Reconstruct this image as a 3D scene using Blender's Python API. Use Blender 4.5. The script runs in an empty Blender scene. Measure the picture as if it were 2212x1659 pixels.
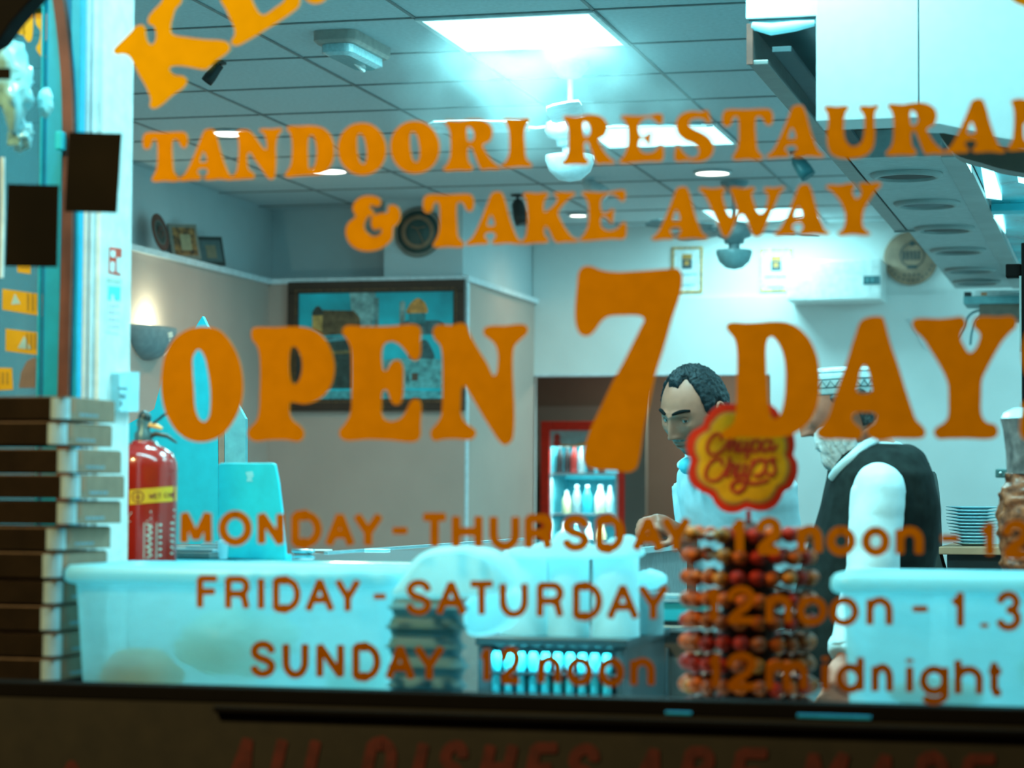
import bpy, bmesh, math, random
from mathutils import Vector, Matrix, noise
from mathutils.geometry import tessellate_polygon
random.seed(7)
PI = math.pi
S = bpy.context.scene
COL = S.collection

# ------------------------------------------------------------------ camera
IW, IH, FPX = 2212.0, 1659.0, 5160.0
_y, _p, _r = math.radians(14.4), math.radians(2.6), math.radians(.31)
FW = Vector((-math.sin(_y)*math.cos(_p), math.cos(_y)*math.cos(_p), math.sin(_p)))
_rt = Vector((math.cos(_y), math.sin(_y), 0)); _up = _rt.cross(FW)
RT = _rt*math.cos(_r) + _up*math.sin(_r)
UP = -_rt*math.sin(_r) + _up*math.cos(_r)
CP = Vector((0, -3.9, 1.35))
cd = bpy.data.cameras.new('camera'); cam = bpy.data.objects.new('camera', cd); COL.objects.link(cam)
M = Matrix((RT, UP, -FW)).transposed().to_4x4(); M.translation = CP
cam.matrix_world = M
cd.sensor_fit = 'HORIZONTAL'; cd.sensor_width = 36; cd.lens = FPX/IW*36
cd.clip_start = .05; cd.clip_end = 100
cd.dof.use_dof = True; cd.dof.focus_distance = 7.3; cd.dof.aperture_fstop = 3.4
S.camera = cam

def at(px, py, ax, v):
    """the place where the sight line of a point in the photo meets a plane (axis ax at v)"""
    d = FW*FPX + RT*(px-IW/2) + UP*(IH/2-py)
    return CP + d*((v-CP[ax])/d[ax])

# ------------------------------------------------------------------ world, light, exposure
w = bpy.data.worlds.new('night'); S.world = w; w.use_nodes = True
w.node_tree.nodes['Background'].inputs[0].default_value = (.5, .34, .2, 1)
w.node_tree.nodes['Background'].inputs[1].default_value = .025
S.view_settings.view_transform = 'Standard'; S.view_settings.look = 'None'
S.view_settings.exposure = 0; S.view_settings.gamma = 1; S.view_settings.use_curve_mapping = False
S.cycles.use_denoising = True
S.cycles.max_bounces = 7; S.cycles.diffuse_bounces = 4; S.cycles.glossy_bounces = 3
S.cycles.transmission_bounces = 4; S.cycles.transparent_max_bounces = 12
S.cycles.sample_clamp_indirect = 4; S.cycles.caustics_reflective = False; S.cycles.caustics_refractive = False
TINT = (.37, .95, 1.0)          # colour of the shop's cold ceiling light
TW = (1.0, .70, .38)            # colour of its warm lamps

def area(name, loc, rot, sx, sy, power, col, spread=180):
    l = bpy.data.lights.new(name, 'AREA'); l.shape = 'RECTANGLE'; l.size = sx; l.size_y = sy
    l.energy = power; l.color = col; l.spread = math.radians(spread)
    o = bpy.data.objects.new(name, l); COL.objects.link(o); o.location = loc; o.rotation_euler = rot
    return o
# sodium street lamp up the road, lights the shop front from the upper left
sl = area('street_lamp_light', (-3.0, -2.4, 4.0), (0, 0, 0), .5, .5, 140, (1, .83, .36))
sl.rotation_euler = (Vector((-1.2, 0, 1.5))-sl.location).to_track_quat('-Z', 'Y').to_euler()
area('added_window_fill', (-1.0, .10, 2.93), (0, 0, 0), 2.4, .07, 62, TINT)   # added fill over the window, brightens the display fronts
PANEL_W = 64.0
SPOT_W = 9.0
STEAM = 1.15
S.cycles.volume_bounces = 0; S.cycles.volume_step_rate = 2

# ------------------------------------------------------------------ helpers
def lin(v): v /= 255.; return v/12.92 if v <= .04045 else ((v+.055)/1.055)**2.4
def A(r, g, b, k=.55):
    """albedo of a thing that looks r,g,b (0-255) under the cold light at level k"""
    return tuple(min(.93, max(.004, lin(c)/(t*k))) for c, t in zip((r, g, b), TINT))
def RGB(r, g, b): return (lin(r), lin(g), lin(b))

def mat(name, col, rough=.6, metal=0, emis=None, es=0, var=.08, scale=30, bump=0, trans=0, alpha=1, coat=0, spec=.5, col2=None, sub=0):
    m = bpy.data.materials.new(name); m.use_nodes = True; nt = m.node_tree
    b = nt.nodes['Principled BSDF']
    b.inputs['Roughness'].default_value = rough; b.inputs['Metallic'].default_value = metal
    b.inputs['Specular IOR Level'].default_value = spec
    tc = nt.nodes.new('ShaderNodeTexCoord'); n = nt.nodes.new('ShaderNodeTexNoise')
    n.inputs['Scale'].default_value = scale; n.inputs['Detail'].default_value = 3
    nt.links.new(tc.outputs['Object'], n.inputs['Vector'])
    r = nt.nodes.new('ShaderNodeValToRGB')
    c2 = col2 or tuple(c*(1-var*2) for c in col)
    c1 = col if col2 else tuple(min(1, c*(1+var)) for c in col)
    r.color_ramp.elements[0].color = (*c2, 1); r.color_ramp.elements[1].color = (*c1, 1)
    r.color_ramp.elements[0].position = .3; r.color_ramp.elements[1].position = .7
    nt.links.new(n.outputs['Fac'], r.inputs['Fac']); nt.links.new(r.outputs['Color'], b.inputs['Base Color'])
    if bump:
        bp = nt.nodes.new('ShaderNodeBump'); bp.inputs['Strength'].default_value = bump; bp.inputs['Distance'].default_value = .004
        nt.links.new(n.outputs['Fac'], bp.inputs['Height']); nt.links.new(bp.outputs['Normal'], b.inputs['Normal'])
    if emis: b.inputs['Emission Color'].default_value = (*emis, 1); b.inputs['Emission Strength'].default_value = es
    if trans: b.inputs['Transmission Weight'].default_value = trans
    if coat: b.inputs['Coat Weight'].default_value = coat
    if sub: b.inputs['Subsurface Weight'].default_value = sub; b.inputs['Subsurface Radius'].default_value = (.02, .01, .005)
    b.inputs['Alpha'].default_value = alpha
    return m
def glassy(name, tint=(.93, .98, 1), refl=.06, rough=.02, milk=0, milkcol=(.8, .9, .9), bump=0):
    """thin sheet: clear or milky film with a weak mirror on it"""
    m = bpy.data.materials.new(name); m.use_nodes = True; nt = m.node_tree
    nt.nodes.remove(nt.nodes['Principled BSDF']); out = nt.nodes['Material Output']
    t = nt.nodes.new('ShaderNodeBsdfTransparent'); t.inputs[0].default_value = (*tint, 1)
    g = nt.nodes.new('ShaderNodeBsdfGlossy'); g.inputs['Roughness'].default_value = rough
    g.inputs[0].default_value = (1, 1, 1, 1)
    src = t
    if milk:
        d = nt.nodes.new('ShaderNodeBsdfDiffuse'); d.inputs[0].default_value = (*milkcol, 1)
        tl = nt.nodes.new('ShaderNodeBsdfTranslucent'); tl.inputs[0].default_value = (*milkcol, 1)
        a = nt.nodes.new('ShaderNodeMixShader'); a.inputs[0].default_value = .6
        nt.links.new(d.outputs[0], a.inputs[1]); nt.links.new(tl.outputs[0], a.inputs[2])
        mm = nt.nodes.new('ShaderNodeMixShader')
        n = nt.nodes.new('ShaderNodeTexNoise'); n.inputs['Scale'].default_value = 9
        mr = nt.nodes.new('ShaderNodeMapRange'); mr.inputs['To Min'].default_value = milk-.12; mr.inputs['To Max'].default_value = milk+.12
        nt.links.new(n.outputs['Fac'], mr.inputs['Value']); nt.links.new(mr.outputs[0], mm.inputs[0])
        nt.links.new(t.outputs[0], mm.inputs[1]); nt.links.new(a.outputs[0], mm.inputs[2]); src = mm
    mx = nt.nodes.new('ShaderNodeMixShader'); mx.inputs[0].default_value = refl
    nt.links.new(src.outputs[0], mx.inputs[1]); nt.links.new(g.outputs[0], mx.inputs[2])
    nt.links.new(mx.outputs[0], out.inputs['Surface'])
    if bump:
        n2 = nt.nodes.new('ShaderNodeTexNoise'); n2.inputs['Scale'].default_value = 14
        bp = nt.nodes.new('ShaderNodeBump'); bp.inputs['Strength'].default_value = bump
        nt.links.new(n2.outputs['Fac'], bp.inputs['Height']); nt.links.new(bp.outputs['Normal'], g.inputs['Normal'])
    return m

class MB:
    def __init__(s): s.v = []; s.f = []; s.m = []; s.sm = []
    def add(s, vs, fs, mi=0, smooth=False):
        o = len(s.v); s.v += [Vector(v) for v in vs]
        for f in fs: s.f.append([i+o for i in f]); s.m.append(mi); s.sm.append(smooth)
        return s
    def box(s, a, b, mi=0, rot=None, c=None):
        x0, y0, z0 = [min(p, q) for p, q in zip(a, b)]; x1, y1, z1 = [max(p, q) for p, q in zip(a, b)]
        vs = [Vector(p) for p in ((x0,y0,z0),(x1,y0,z0),(x1,y1,z0),(x0,y1,z0),(x0,y0,z1),(x1,y0,z1),(x1,y1,z1),(x0,y1,z1))]
        if rot:
            c = Vector(c) if c is not None else (vs[0]+vs[6])/2
            vs = [c+rot@(v-c) for v in vs]
        return s.add(vs, [(0,3,2,1),(4,5,6,7),(0,1,5,4),(1,2,6,5),(2,3,7,6),(3,0,4,7)], mi)
    def lathe(s, c, prof, n=32, mi=0, ax='z', smooth=True, rot=None, cap=True, sy=1):
        c = Vector(c); vs = []
        for r, h in prof:
            for k in range(n):
                a = 2*PI*k/n; p = Vector((r*math.cos(a), sy*r*math.sin(a), h))
                if ax == 'x': p = Vector((p.z, p.x, p.y))
                elif ax == 'y': p = Vector((p.x, p.z, -p.y))
                if rot: p = rot@p
                vs.append(c+p)
        fs = []
        for i in range(len(prof)-1):
            for k in range(n):
                k2 = (k+1) % n; fs.append((i*n+k, i*n+k2, (i+1)*n+k2, (i+1)*n+k))
        s.add(vs, fs, mi, smooth)
        if cap:
            if prof[0][0] > 1e-5: s.add(vs[:n], [tuple(range(n))[::-1]], mi)
            if prof[-1][0] > 1e-5: s.add(vs[-n:], [tuple(range(n))], mi)
        return s
    def tube(s, pts, r, n=10, mi=0, cap=True, flat=1, smooth=True):
        pts = [Vector(p) for p in pts]; rr = r if isinstance(r, (list, tuple)) else [r]*len(pts)
        vs = []; prev = None
        for i, p in enumerate(pts):
            t = (pts[min(i+1, len(pts)-1)]-pts[max(i-1, 0)]).normalized()
            if prev is None: u = t.orthogonal().normalized()
            else:
                u = prev-t*prev.dot(t); u = u.normalized() if u.length > 1e-6 else t.orthogonal().normalized()
            prev = u; v = t.cross(u)
            for k in range(n):
                a = 2*PI*k/n; vs.append(p+(u*math.cos(a)+v*math.sin(a)*flat)*rr[i])
        fs = []
        for i in range(len(pts)-1):
            for k in range(n):
                k2 = (k+1) % n; fs.append((i*n+k, i*n+k2, (i+1)*n+k2, (i+1)*n+k))
        s.add(vs, fs, mi, smooth)
        if cap: s.add(vs[:n], [tuple(range(n))[::-1]], mi); s.add(vs[-n:], [tuple(range(n))], mi)
        return s
    def ball(s, c, r, n=16, mi=0, sc=(1,1,1), rot=None, nz=0, seed=0):
        c = Vector(c); vs = []; m2 = n//2
        for i in range(m2+1):
            for k in range(n):
                a = 2*PI*k/n; e = -PI/2+PI*i/m2
                p = Vector((math.cos(a)*math.cos(e), math.sin(a)*math.cos(e), math.sin(e)))
                q = p*(1+nz*noise.noise(p*2.3+Vector((seed*7.1, seed, 0)))) if nz else p
                q = Vector((q.x*sc[0], q.y*sc[1], q.z*sc[2]))*r
                if rot: q = rot@q
                vs.append(c+q)
        fs = [(i*n+k, i*n+(k+1) % n, (i+1)*n+(k+1) % n, (i+1)*n+k) for i in range(m2) for k in range(n)]
        return s.add(vs, fs, mi, True)
    def prism(s, loops, fn, d, mi=0, smooth=False):
        """loops of 2D points (outer first, then holes); fn(point)->3D; d = offset vector giving the thickness"""
        flat = [p for l in loops for p in l]; F0 = [fn(p) for p in flat]
        tris = tessellate_polygon([[Vector((p[0], p[1], 0)) for p in l] for l in loops])
        n = len(flat); d = Vector(d); vs = F0+[p+d for p in F0]
        fs = [tuple(t) for t in tris]+[tuple(i+n for i in t[::-1]) for t in tris]
        o = 0
        for l in loops:
            k = len(l)
            for i in range(k): j = (i+1) % k; fs.append((o+i, o+j, o+j+n, o+i+n))
            o += k
        return s.add(vs, fs, mi, smooth)
    def build(s, name, mats, parent=None, bevel=0, wn=False, recalc=True):
        me = bpy.data.meshes.new(name); me.from_pydata([tuple(v) for v in s.v], [], s.f)
        for m in (mats if isinstance(mats, (list, tuple)) else [mats]): me.materials.append(m)
        me.polygons.foreach_set('material_index', s.m); me.polygons.foreach_set('use_smooth', s.sm)
        if recalc:
            bm = bmesh.new(); bm.from_mesh(me); bmesh.ops.recalc_face_normals(bm, faces=bm.faces); bm.to_mesh(me); bm.free()
        me.update()
        o = bpy.data.objects.new(name, me); COL.objects.link(o)
        if parent: o.parent = parent; o.matrix_parent_inverse = Matrix.Translation(-parent.location) if parent.type == 'EMPTY' else Matrix()
        if bevel:
            bv = o.modifiers.new('bevel', 'BEVEL'); bv.width = bevel; bv.segments = 2; bv.limit_method = 'ANGLE'
        return o
def tag(o, label=None, cat=None, group=None, kind=None):
    for k, v in (('label', label), ('category', cat), ('group', group), ('kind', kind)):
        if v: o[k] = v
    return o
def thing(name, label, cat, loc=(0,0,0), group=None):
    o = bpy.data.objects.new(name, None); COL.objects.link(o); o.location = loc; o.empty_display_size = .05
    return tag(o, label, cat, group)
def struct(name, mb, mats, parent=None, bevel=0):
    return tag(mb.build(name, mats, parent, bevel), kind='structure')
def dup(root, off, label=None, rotz=0):
    """copy of a thing with copies of its parts and sub-parts, moved by off"""
    def cp(o, par):
        c = o.copy(); COL.objects.link(c)
        if par: c.parent = par
        for ch in o.children: cp(ch, c)
        return c
    c = cp(root, None); c.location = root.location+Vector(off); c.rotation_euler.z += rotz
    if label: c['label'] = label
    return c
def crom(pts, n=5, closed=True):
    """smooth curve through the points"""
    P = [Vector((p[0], p[1], p[2] if len(p) > 2 else 0)) for p in pts]; N = len(P); out = []
    rng = range(N) if closed else range(N-1)
    for i in rng:
        if closed: a, b, c, d = P[(i-1) % N], P[i], P[(i+1) % N], P[(i+2) % N]
        else: a, b, c, d = P[max(i-1, 0)], P[i], P[i+1], P[min(i+2, N-1)]
        ta = max((b-a).length, 1e-4)**.5; tb = max((c-b).length, 1e-4)**.5; tc = max((d-c).length, 1e-4)**.5
        m1 = ((b-a)/ta-(c-a)/(ta+tb)+(c-b)/tb)*tb if (b-a).length > 1e-6 else (c-b)
        m2 = ((c-b)/tb-(d-b)/(tb+tc)+(d-c)/tc)*tb if (d-c).length > 1e-6 else (c-b)
        for k in range(n):
            t = k/n; t2 = t*t; t3 = t2*t
            out.append(b*(2*t3-3*t2+1)+m1*(t3-2*t2+t)+c*(-2*t3+3*t2)+m2*(t3-t2))
    if not closed: out.append(P[-1])
    return out
def ribbon(pts, w):
    """outline of a brush stroke of width w with soft ends"""
    P = [Vector((p[0], p[1])) for p in pts]; L = []; Rr = []
    for i, p in enumerate(P):
        t = (P[min(i+1, len(P)-1)]-P[max(i-1, 0)]).normalized(); nn = Vector((-t.y, t.x))
        if 0 < i < len(P)-1:
            a = (P[i]-P[i-1]).normalized(); b = (P[i+1]-P[i]).normalized(); c = max(.5, math.sqrt(max(0, (1+a.dot(b))/2))); k = w/2/c
        else: k = w/2
        L.append(p+nn*k); Rr.append(p-nn*k)
    t0 = (P[1]-P[0]).normalized(); t1 = (P[-1]-P[-2]).normalized(); q = w*.16
    n0 = Vector((-t0.y, t0.x))*w/2; n1 = Vector((-t1.y, t1.x))*w/2
    return [P[0]+n0*.6-t0*q]+L+[P[-1]+n1*.6+t1*q, P[-1]-n1*.6+t1*q]+Rr[::-1]+[P[0]-n0*.6-t0*q]

# ------------------------------------------------------------------ materials
m_wall_lo = mat('peach_painted_wall', (.58, .40, .34), .8, var=.03, scale=3)
m_wall_up = mat('white_painted_wall', (.58, .64, .66), .8, var=.03, scale=3)
m_wall_bk = mat('pale_painted_back_wall', (.84, .82, .80), .8, var=.03, scale=3)
m_ceil = mat('mineral_fibre_ceiling_tile', (.56, .62, .64), .9, var=.05, scale=60, bump=.2)
m_grid = mat('grey_ceiling_grid', (.25, .25, .25), .6)
m_white = mat('white_gloss_plastic', (.86, .86, .84), .35)
m_trim = mat('white_gloss_trim', (.80, .84, .88), .4)
m_floor = mat('grey_floor_tiles', (.34, .34, .34), .5, scale=4)
m_brownwall = mat('brown_back_room_wall', (.17, .115, .085), .8, var=.05, scale=3)
m_brownwall2 = mat('grey_back_room_panel', (.20, .18, .155), .7, var=.05, scale=3)
m_dark = mat('near_black_paint', (.004, .0025, .002), .8, spec=.12)
m_riser = mat('dark_brown_painted_riser', (.024, .017, .009), .7, var=.12, scale=25)
m_riser_red = mat('faded_red_sign_paint', (.10, .010, .005), .8, var=.2, scale=40)
m_steel = mat('brushed_steel', (.55, .62, .64), .28, metal=.9, var=.05)
m_dsteel = mat('dull_dark_steel', (.16, .16, .15), .4, metal=.5)
m_black = mat('black_plastic', (.02, .025, .025), .4)
m_cyan = mat('bright_cyan_paint', (.02, .50, .60), .5, var=.05)
m_cyan3 = mat('bright_cyan_door_paint', (.004, .42, .62), .45, var=.05)
m_board = mat('cyan_board_paint', (.006, .40, .47), .5, var=.04)
m_cyan2 = mat('cyan_card', (.008, .60, .70), .45, var=.05)
m_foam = glassy('white_polystyrene', (1, 1, 1), .02, .5, milk=1.3, milkcol=(.66, .93, .97))
m_glass = glassy('window_glass', (.97, .99, 1), .03)

# ------------------------------------------------------------------ setting: the room
XL, XLL, XR, YB, ZC = -4.85, -4.74, 1.3, 10.6, 3.0
YL = 8.95; ZLED = 2.56; XLOW = at(1005, 620, 1, YL).x
cx0, cx1 = at(830, 500, 1, YL+.03).x, at(1000, 500, 1, YL+.03).x
struct('floor', MB().box((XL-.1, .0, -.1), (XR+.1, 13.2, 0)), m_floor)
mb = MB().box((XL-.1, .02, ZC), (XR+.1, YB, ZC+.1))
for k in range(-6, 12):
    x = -1.75-.635*k
    if XL < x < XR: mb.box((x-.006, .03, ZC-.005), (x+.006, YB, ZC), 1)
for k in range(-6, 11):
    y = 4.0+.635*k
    if .05 < y < YB: mb.box((XL, y-.006, ZC-.005), (XR, y+.006, ZC), 1)
struct('ceiling', mb, [m_ceil, m_grid])
struct('wall_left', MB().box((XL-.1, .02, 0), (XL, YB, ZC), 0).box((XL, 2.2, 0), (XLL, YL, ZLED-.03), 1), [m_wall_up, m_wall_lo])
struct('wall_right', MB().box((XR, .02, 0), (XR+.1, YB, ZC)), m_wall_up)
# back wall with the opening to the back room
ox0, ox1, oz = at(1115, 812, 1, YB).x, at(1665, 803, 1, YB).x, 2.088
lz = at(1400, 645, 1, YB).z
mb = MB()
mb.box((XLOW-.02, YB, 0), (ox0, YB+.12, ZC)).box((ox1, YB, 0), (XR, YB+.12, ZC)).box((ox0, YB, oz), (ox1, YB+.12, ZC))
mb.box((XLOW, YB-.03, 0), (ox0, YB, lz)).box((ox1, YB-.03, 0), (XR, YB, lz)).box((ox0, YB-.03, oz), (ox1, YB, lz))
mb.box((ox0, YB-.035, oz-.012), (ox1, YB+.1, oz), 1)
struct('wall_back', mb, [m_wall_bk, m_trim])
# picture wall: thick lower part with a ledge, recessed upper part, boxed column
struct('wall_alcove', MB().box((XL, YL, 0), (XLOW, YB, ZLED-.03), 0).box((XL, YL+.35, ZLED), (cx0, YB, ZC), 1)
       .box((cx0, YL+.03, ZLED), (cx1, YB, ZC), 1), [m_wall_lo, m_wall_up])
struct('trim_1', MB().box((XL, 2.2, ZLED-.03), (XLL+.025, YL+.1, ZLED)).box((XL, YL-.025, ZLED-.03), (XLOW+.025, YL+.35, ZLED))
       .box((cx0, YL+.35, ZLED-.03), (XLOW+.025, YB, ZLED)), m_trim)
xs = XLOW
struct('trim_2', MB().box((xs, YL+.02, .0), (xs+.01, YL+.06, ZLED-.03)), m_trim)
# back room
mb = MB().box((-4.6, 13.0, 0), (-1.6, 13.1, 2.6)).box((-4.7, YB+.12, 0), (-4.6, 13.1, 2.6)).box((-1.6, YB+.12, 0), (-1.5, 13.1, 2.6))
mb.box((-4.7, YB+.12, 2.6), (-1.5, 13.1, 2.7))
a = at(1140, 880, 1, 12.9); b = at(1395, 1160, 1, 12.9)
mb.box((a.x, 12.88, 0), (b.x, 13, at(1200, 878, 1, 12.9).z), 1)
struct('wall_rear', mb, [m_brownwall, m_brownwall2])
a = at(1395, 880, 1, 11.8); b = at(1350, 900, 1, 11.8)
struct('trim_3', MB().box((b.x, 11.8, 0), (a.x, 11.86, 2.3)), m_brownwall2)
a = at(1095, 650, 1, YB-.06); b = at(1113, 700, 1, YB-.06)
struct('trim_4', MB().box((a.x-.02, YB-.06, 0), (a.x, YB-.03, a.z)).box((a.x+.02, YB-.07, 0), (b.x, YB-.03, a.z-.02)), m_trim)

# ------------------------------------------------------------------ setting: shop front
ZS = at(1106, 1500, 1, 0).z       # top of the bottom rail
WX0, WX1, WZ1 = -3.3, .95, 2.95
mb = MB().box((XL-.1, -.02, 0), (XR+.1, .08, ZS-.027)).box((XL-.1, -.02, WZ1), (XR+.1, .08, 3.3))
mb.box((XL-.1, -.02, ZS-.027), (WX0, .08, WZ1)).box((WX1, -.02, ZS-.027), (XR+.1, .08, WZ1))
struct('wall_front', mb, m_riser)
zg = at(1106, 1550, 1, -.03).z
gx = at(462, 1525, 1, -.03).x
mb = MB().box((gx, -.034, zg-.006), (XR, -.02, zg+.004))
struct('trim_5', mb, m_dark, bevel=.002)
mb = MB().box((WX0, -.02, ZS-.027), (WX1, .035, ZS), 0).box((WX0, -.02, ZS), (WX0+.05, .035, WZ1), 0).box((WX1-.05, -.02, ZS), (WX1, .035, WZ1), 0)
mb.box((WX0, -.02, WZ1-.05), (WX1, .035, WZ1), 0)
# arched head of the window: a dark spandrel in the upper left corner
arc = [(-.0, 92), (12, 76), (26, 55), (40, 38), (56, 20), (74, 0), (92, -22), (110, -46)]
p2 = [(at(x, y, 1, -.01).x, at(x, y, 1, -.01).z) for x, y in arc]
arc2 = [(-230, -150), (-190, -60), (-150, 0), (-110, 50), (-70, 88), (-35, 112)]
poly = [(at(x, y, 1, -.01).x, at(x, y, 1, -.01).z) for x, y in arc2]+p2
poly = [(poly[0][0]-.12, WZ1)]+poly+[(p2[-1][0]+.15, WZ1)]
mb.prism([poly], lambda p: Vector((p[0], -.02, p[1])), (0, .05, 0), 0)
win = struct('window_1', mb, m_dark, bevel=.003)
struct('window_pane', MB().box((WX0+.02, .0, ZS-.02), (WX1-.02, .006, WZ1-.02)), m_glass, win)
# display shelf behind the glass
struct('window_sill', MB().box((WX0, .035, ZS-.07), (WX1, .44, ZS-.045)), m_white, bevel=.004)

# pillar between the window and the side door; its lit right face turns to the shop
PXP = at(214, 800, 1, .40).x
px = lambda x, y=.4: at(x, 800, 1, y).x
mb = MB().box((px(192), .40, 0), (PXP, .548, ZC), 0)
mb.box((px(176, .38), .38, 0), (px(193), .53, ZC), 1).box((px(190, .385), .385, 0), (px(200), .41, ZC), 1)
struct('wall_pillar', mb, [m_white, m_trim], bevel=.003)

# side door: cyan frame, brown edge strip, glass with delivery stickers
yd = .62
def dx(p, y=yd): return at(p, 600, 1, y).x
mb = MB()
mb.box((dx(92), yd, 0), (dx(130), yd+.05, 2.7), 0).box((dx(150), yd-.01, 0), (dx(173), yd+.06, 2.7), 0)
mb.box((dx(-260), yd, 2.35), (dx(92), yd+.05, 2.7), 0).box((dx(-260), yd, 0), (dx(92), yd+.05, .9), 0).box((dx(-300), yd, 0), (dx(-260), yd+.05, 2.7), 0)
mb.box((dx(88), yd-.015, 0), (dx(93), yd, 2.7), 1)
door = struct('door_1', mb, [m_cyan3, m_cyan], bevel=.003)
bow = [(127-8, -60), (133, 30), (146, 160), (150, 300), (149, 420), (147, 560), (143, 700), (139, 860), (136, 1100), (134, 1400)]
L = [at(x-13, y, 1, yd-.02) for x, y in bow]; Rr = [at(x+9, y, 1, yd-.02) for x, y in bow]
mb = MB().prism([[(p.x, p.y) for p in crom([(q.x, q.z) for q in L], 4, False)]+[(p.x, p.y) for p in crom([(q.x, q.z) for q in Rr], 4, False)][::-1]],
                lambda p: Vector((p[0], yd-.025, p[1])), (0, .02, 0))
m_brick = mat('red_brown_door_edge', (.22, .055, .03), .7, var=.3, scale=6)
struct('door_edge', mb, m_brick, door)
m_dglass = glassy('door_glass', (.85, .95, .95), .05, milk=.5, milkcol=(.10, .26, .30))
struct('door_pane', MB().box((dx(-260), yd+.02, .9), (dx(92), yd+.026, 2.35)), m_dglass, door)
struct('door_hinge', MB().box((dx(134), yd-.045, at(140, 330, 1, yd).z), (dx(150), yd-.02, at(140, 290, 1, yd).z)), m_cyan2, door, .003)

# ------------------------------------------------------------------ ceiling lights
m_panel = mat('lit_light_panel', (.9, .9, .9), .5, emis=TINT, es=2.9)
m_frame = mat('white_panel_frame', (.85, .85, .85), .4)
def light_panel(x0, y0, label, power=PANEL_W):
    t = thing('ceiling_light_panel', label, 'light', (x0+.3175, y0+.3175, ZC), 'square light panels in the ceiling grid')
    z = ZC-.004; a, b = .02, .615
    MB().box((x0, y0, z-.008), (x0+.635, y0+a, z)).box((x0, y0+b, z-.008), (x0+.635, y0+.635, z)).box((x0, y0+a, z-.008), (x0+a, y0+b, z)).box((x0+b, y0+a, z-.008), (x0+.635, y0+b, z)).build('frame', m_frame, t)
    MB().box((x0+a, y0+a, z-.006), (x0+b, y0+b, z)).build('diffuser', m_panel, t)
    l = area('panel_light', (x0+.3175, y0+.3175, ZC-.03), (0, 0, 0), .58, .58, power, TINT)
    return t
light_panel(-2.385, 4.0, 'glowing square ceiling panel above the ceiling fan, the nearest and largest')
light_panel(-2.385, 6.54, 'glowing square ceiling panel behind the big word RESTAURANT, middle of the row', 48)
light_panel(-2.385, 9.71, 'glowing square ceiling panel by the back wall, the farthest one', 25)
for x, y, pw in ((-2.385, 1.46, 70), (-1.115, 1.46, 60), (.155, 1.46, 42), (.155, 4.0, 48), (.155, 6.54, 48), (.155, 9.08, 36)):
    area('panel_light', (x+.3, y+.3, ZC-.03), (0, 0, 0), .58, .58, pw, TINT)
area('back_room_light', (-2.6, 12.0, 2.5), (0, 0, 0), .4, .4, 34, (.85, .95, .80))

m_bulb = mat('lit_halogen_lamp', (1, 1, 1), .5, emis=(1, .95, .8), es=6)
m_ring = mat('chrome_lamp_ring', (.8, .8, .8), .3, metal=.6)
def downlight(x, y, label, power=SPOT_W, col=TW, r=.085):
    t = thing('downlight', label, 'light', (x, y, ZC), 'round downlights in the ceiling')
    MB().lathe((x, y, ZC-.012), [(r, .012), (r+.012, .008), (r+.012, 0), (r, -.002)], 32, cap=False).build('ring', m_ring, t)
    MB().lathe((x, y, ZC-.010), [(r, 0), (r, .008)], 32).build('lamp', m_bulb, t)
    l = bpy.data.lights.new('downlight_lamp', 'SPOT'); l.energy = power*3; l.color = col; l.spot_size = math.radians(150); l.spot_blend = 1; l.shadow_soft_size = .05
    o = bpy.data.objects.new('downlight_lamp', l); COL.objects.link(o); o.location = (x, y, ZC-.03)
for pxx, pyy, lb, pw in ((495, 284, 'round warm downlight over the letters A and N of TANDOORI', 10), (712, 366, 'round warm downlight behind the letter D of TANDOORI', 10), (1539, 370, 'round cold downlight under the S of RESTAURANT', 2), (1249, 462, 'tiny far downlight seen between K and E of TAKE', 4)):
    p = at(pxx, pyy, 2, ZC); downlight(p.x, p.y, lb, pw, TW if pw > 3 else TINT, .085 if pw != 4 else .05)

# ------------------------------------------------------------------ extraction canopy and duct
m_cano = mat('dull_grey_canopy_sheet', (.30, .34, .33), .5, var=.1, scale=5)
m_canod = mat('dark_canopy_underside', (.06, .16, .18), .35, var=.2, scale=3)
m_ductw = mat('white_duct_panel', (.46, .48, .48), .35, var=.02)
zc = 2.45
t = thing('extraction_canopy', 'long dark extraction canopy hanging along the right of the ceiling', 'canopy', (-.6, 2.15, zc))
yA, yB2 = 2.15, 6.13
xs0 = at(1617, 140, 2, zc).x
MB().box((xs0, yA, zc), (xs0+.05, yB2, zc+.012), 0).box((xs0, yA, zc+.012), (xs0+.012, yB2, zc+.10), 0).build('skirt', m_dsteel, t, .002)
MB().box((xs0+.06, yA, zc+.03), (xs0+.11, yB2, zc+.045)).build('gutter', mat('black_gutter', (.02, .045, .05), .6), t, .002)
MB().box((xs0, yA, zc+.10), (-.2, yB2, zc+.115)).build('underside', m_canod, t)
MB().box((xs0, yB2, zc-.005), (xs0+.17, yB2+.012, zc+.13)).build('end_plate', m_cano, t)
MB().box((xs0-.004, yA-.012, zc-.0), (xs0+.012, yA, zc+.105)).build('corner_bracket', m_brick, t)
MB().tube([(xs0+.01, yA-.005, zc+.1), (xs0+.06, yA-.01, zc+.088), (xs0+.12, yA-.008, zc+.094), (xs0+.17, yA-.006, zc+.1)], [.01, .016, .014, .008], 8).build('sealant_bead', m_foam, t)
t2 = thing('canopy_fascia', 'white box fascia on top of the dark extraction canopy', 'fascia', (xs0, yA, zc+.12))
MB().box((at(1612, 30, 1, yA).x, yA-.01, zc+.117), (-.25, yA+.5, ZC)).build('panel', m_ductw, t2, .003)
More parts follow.
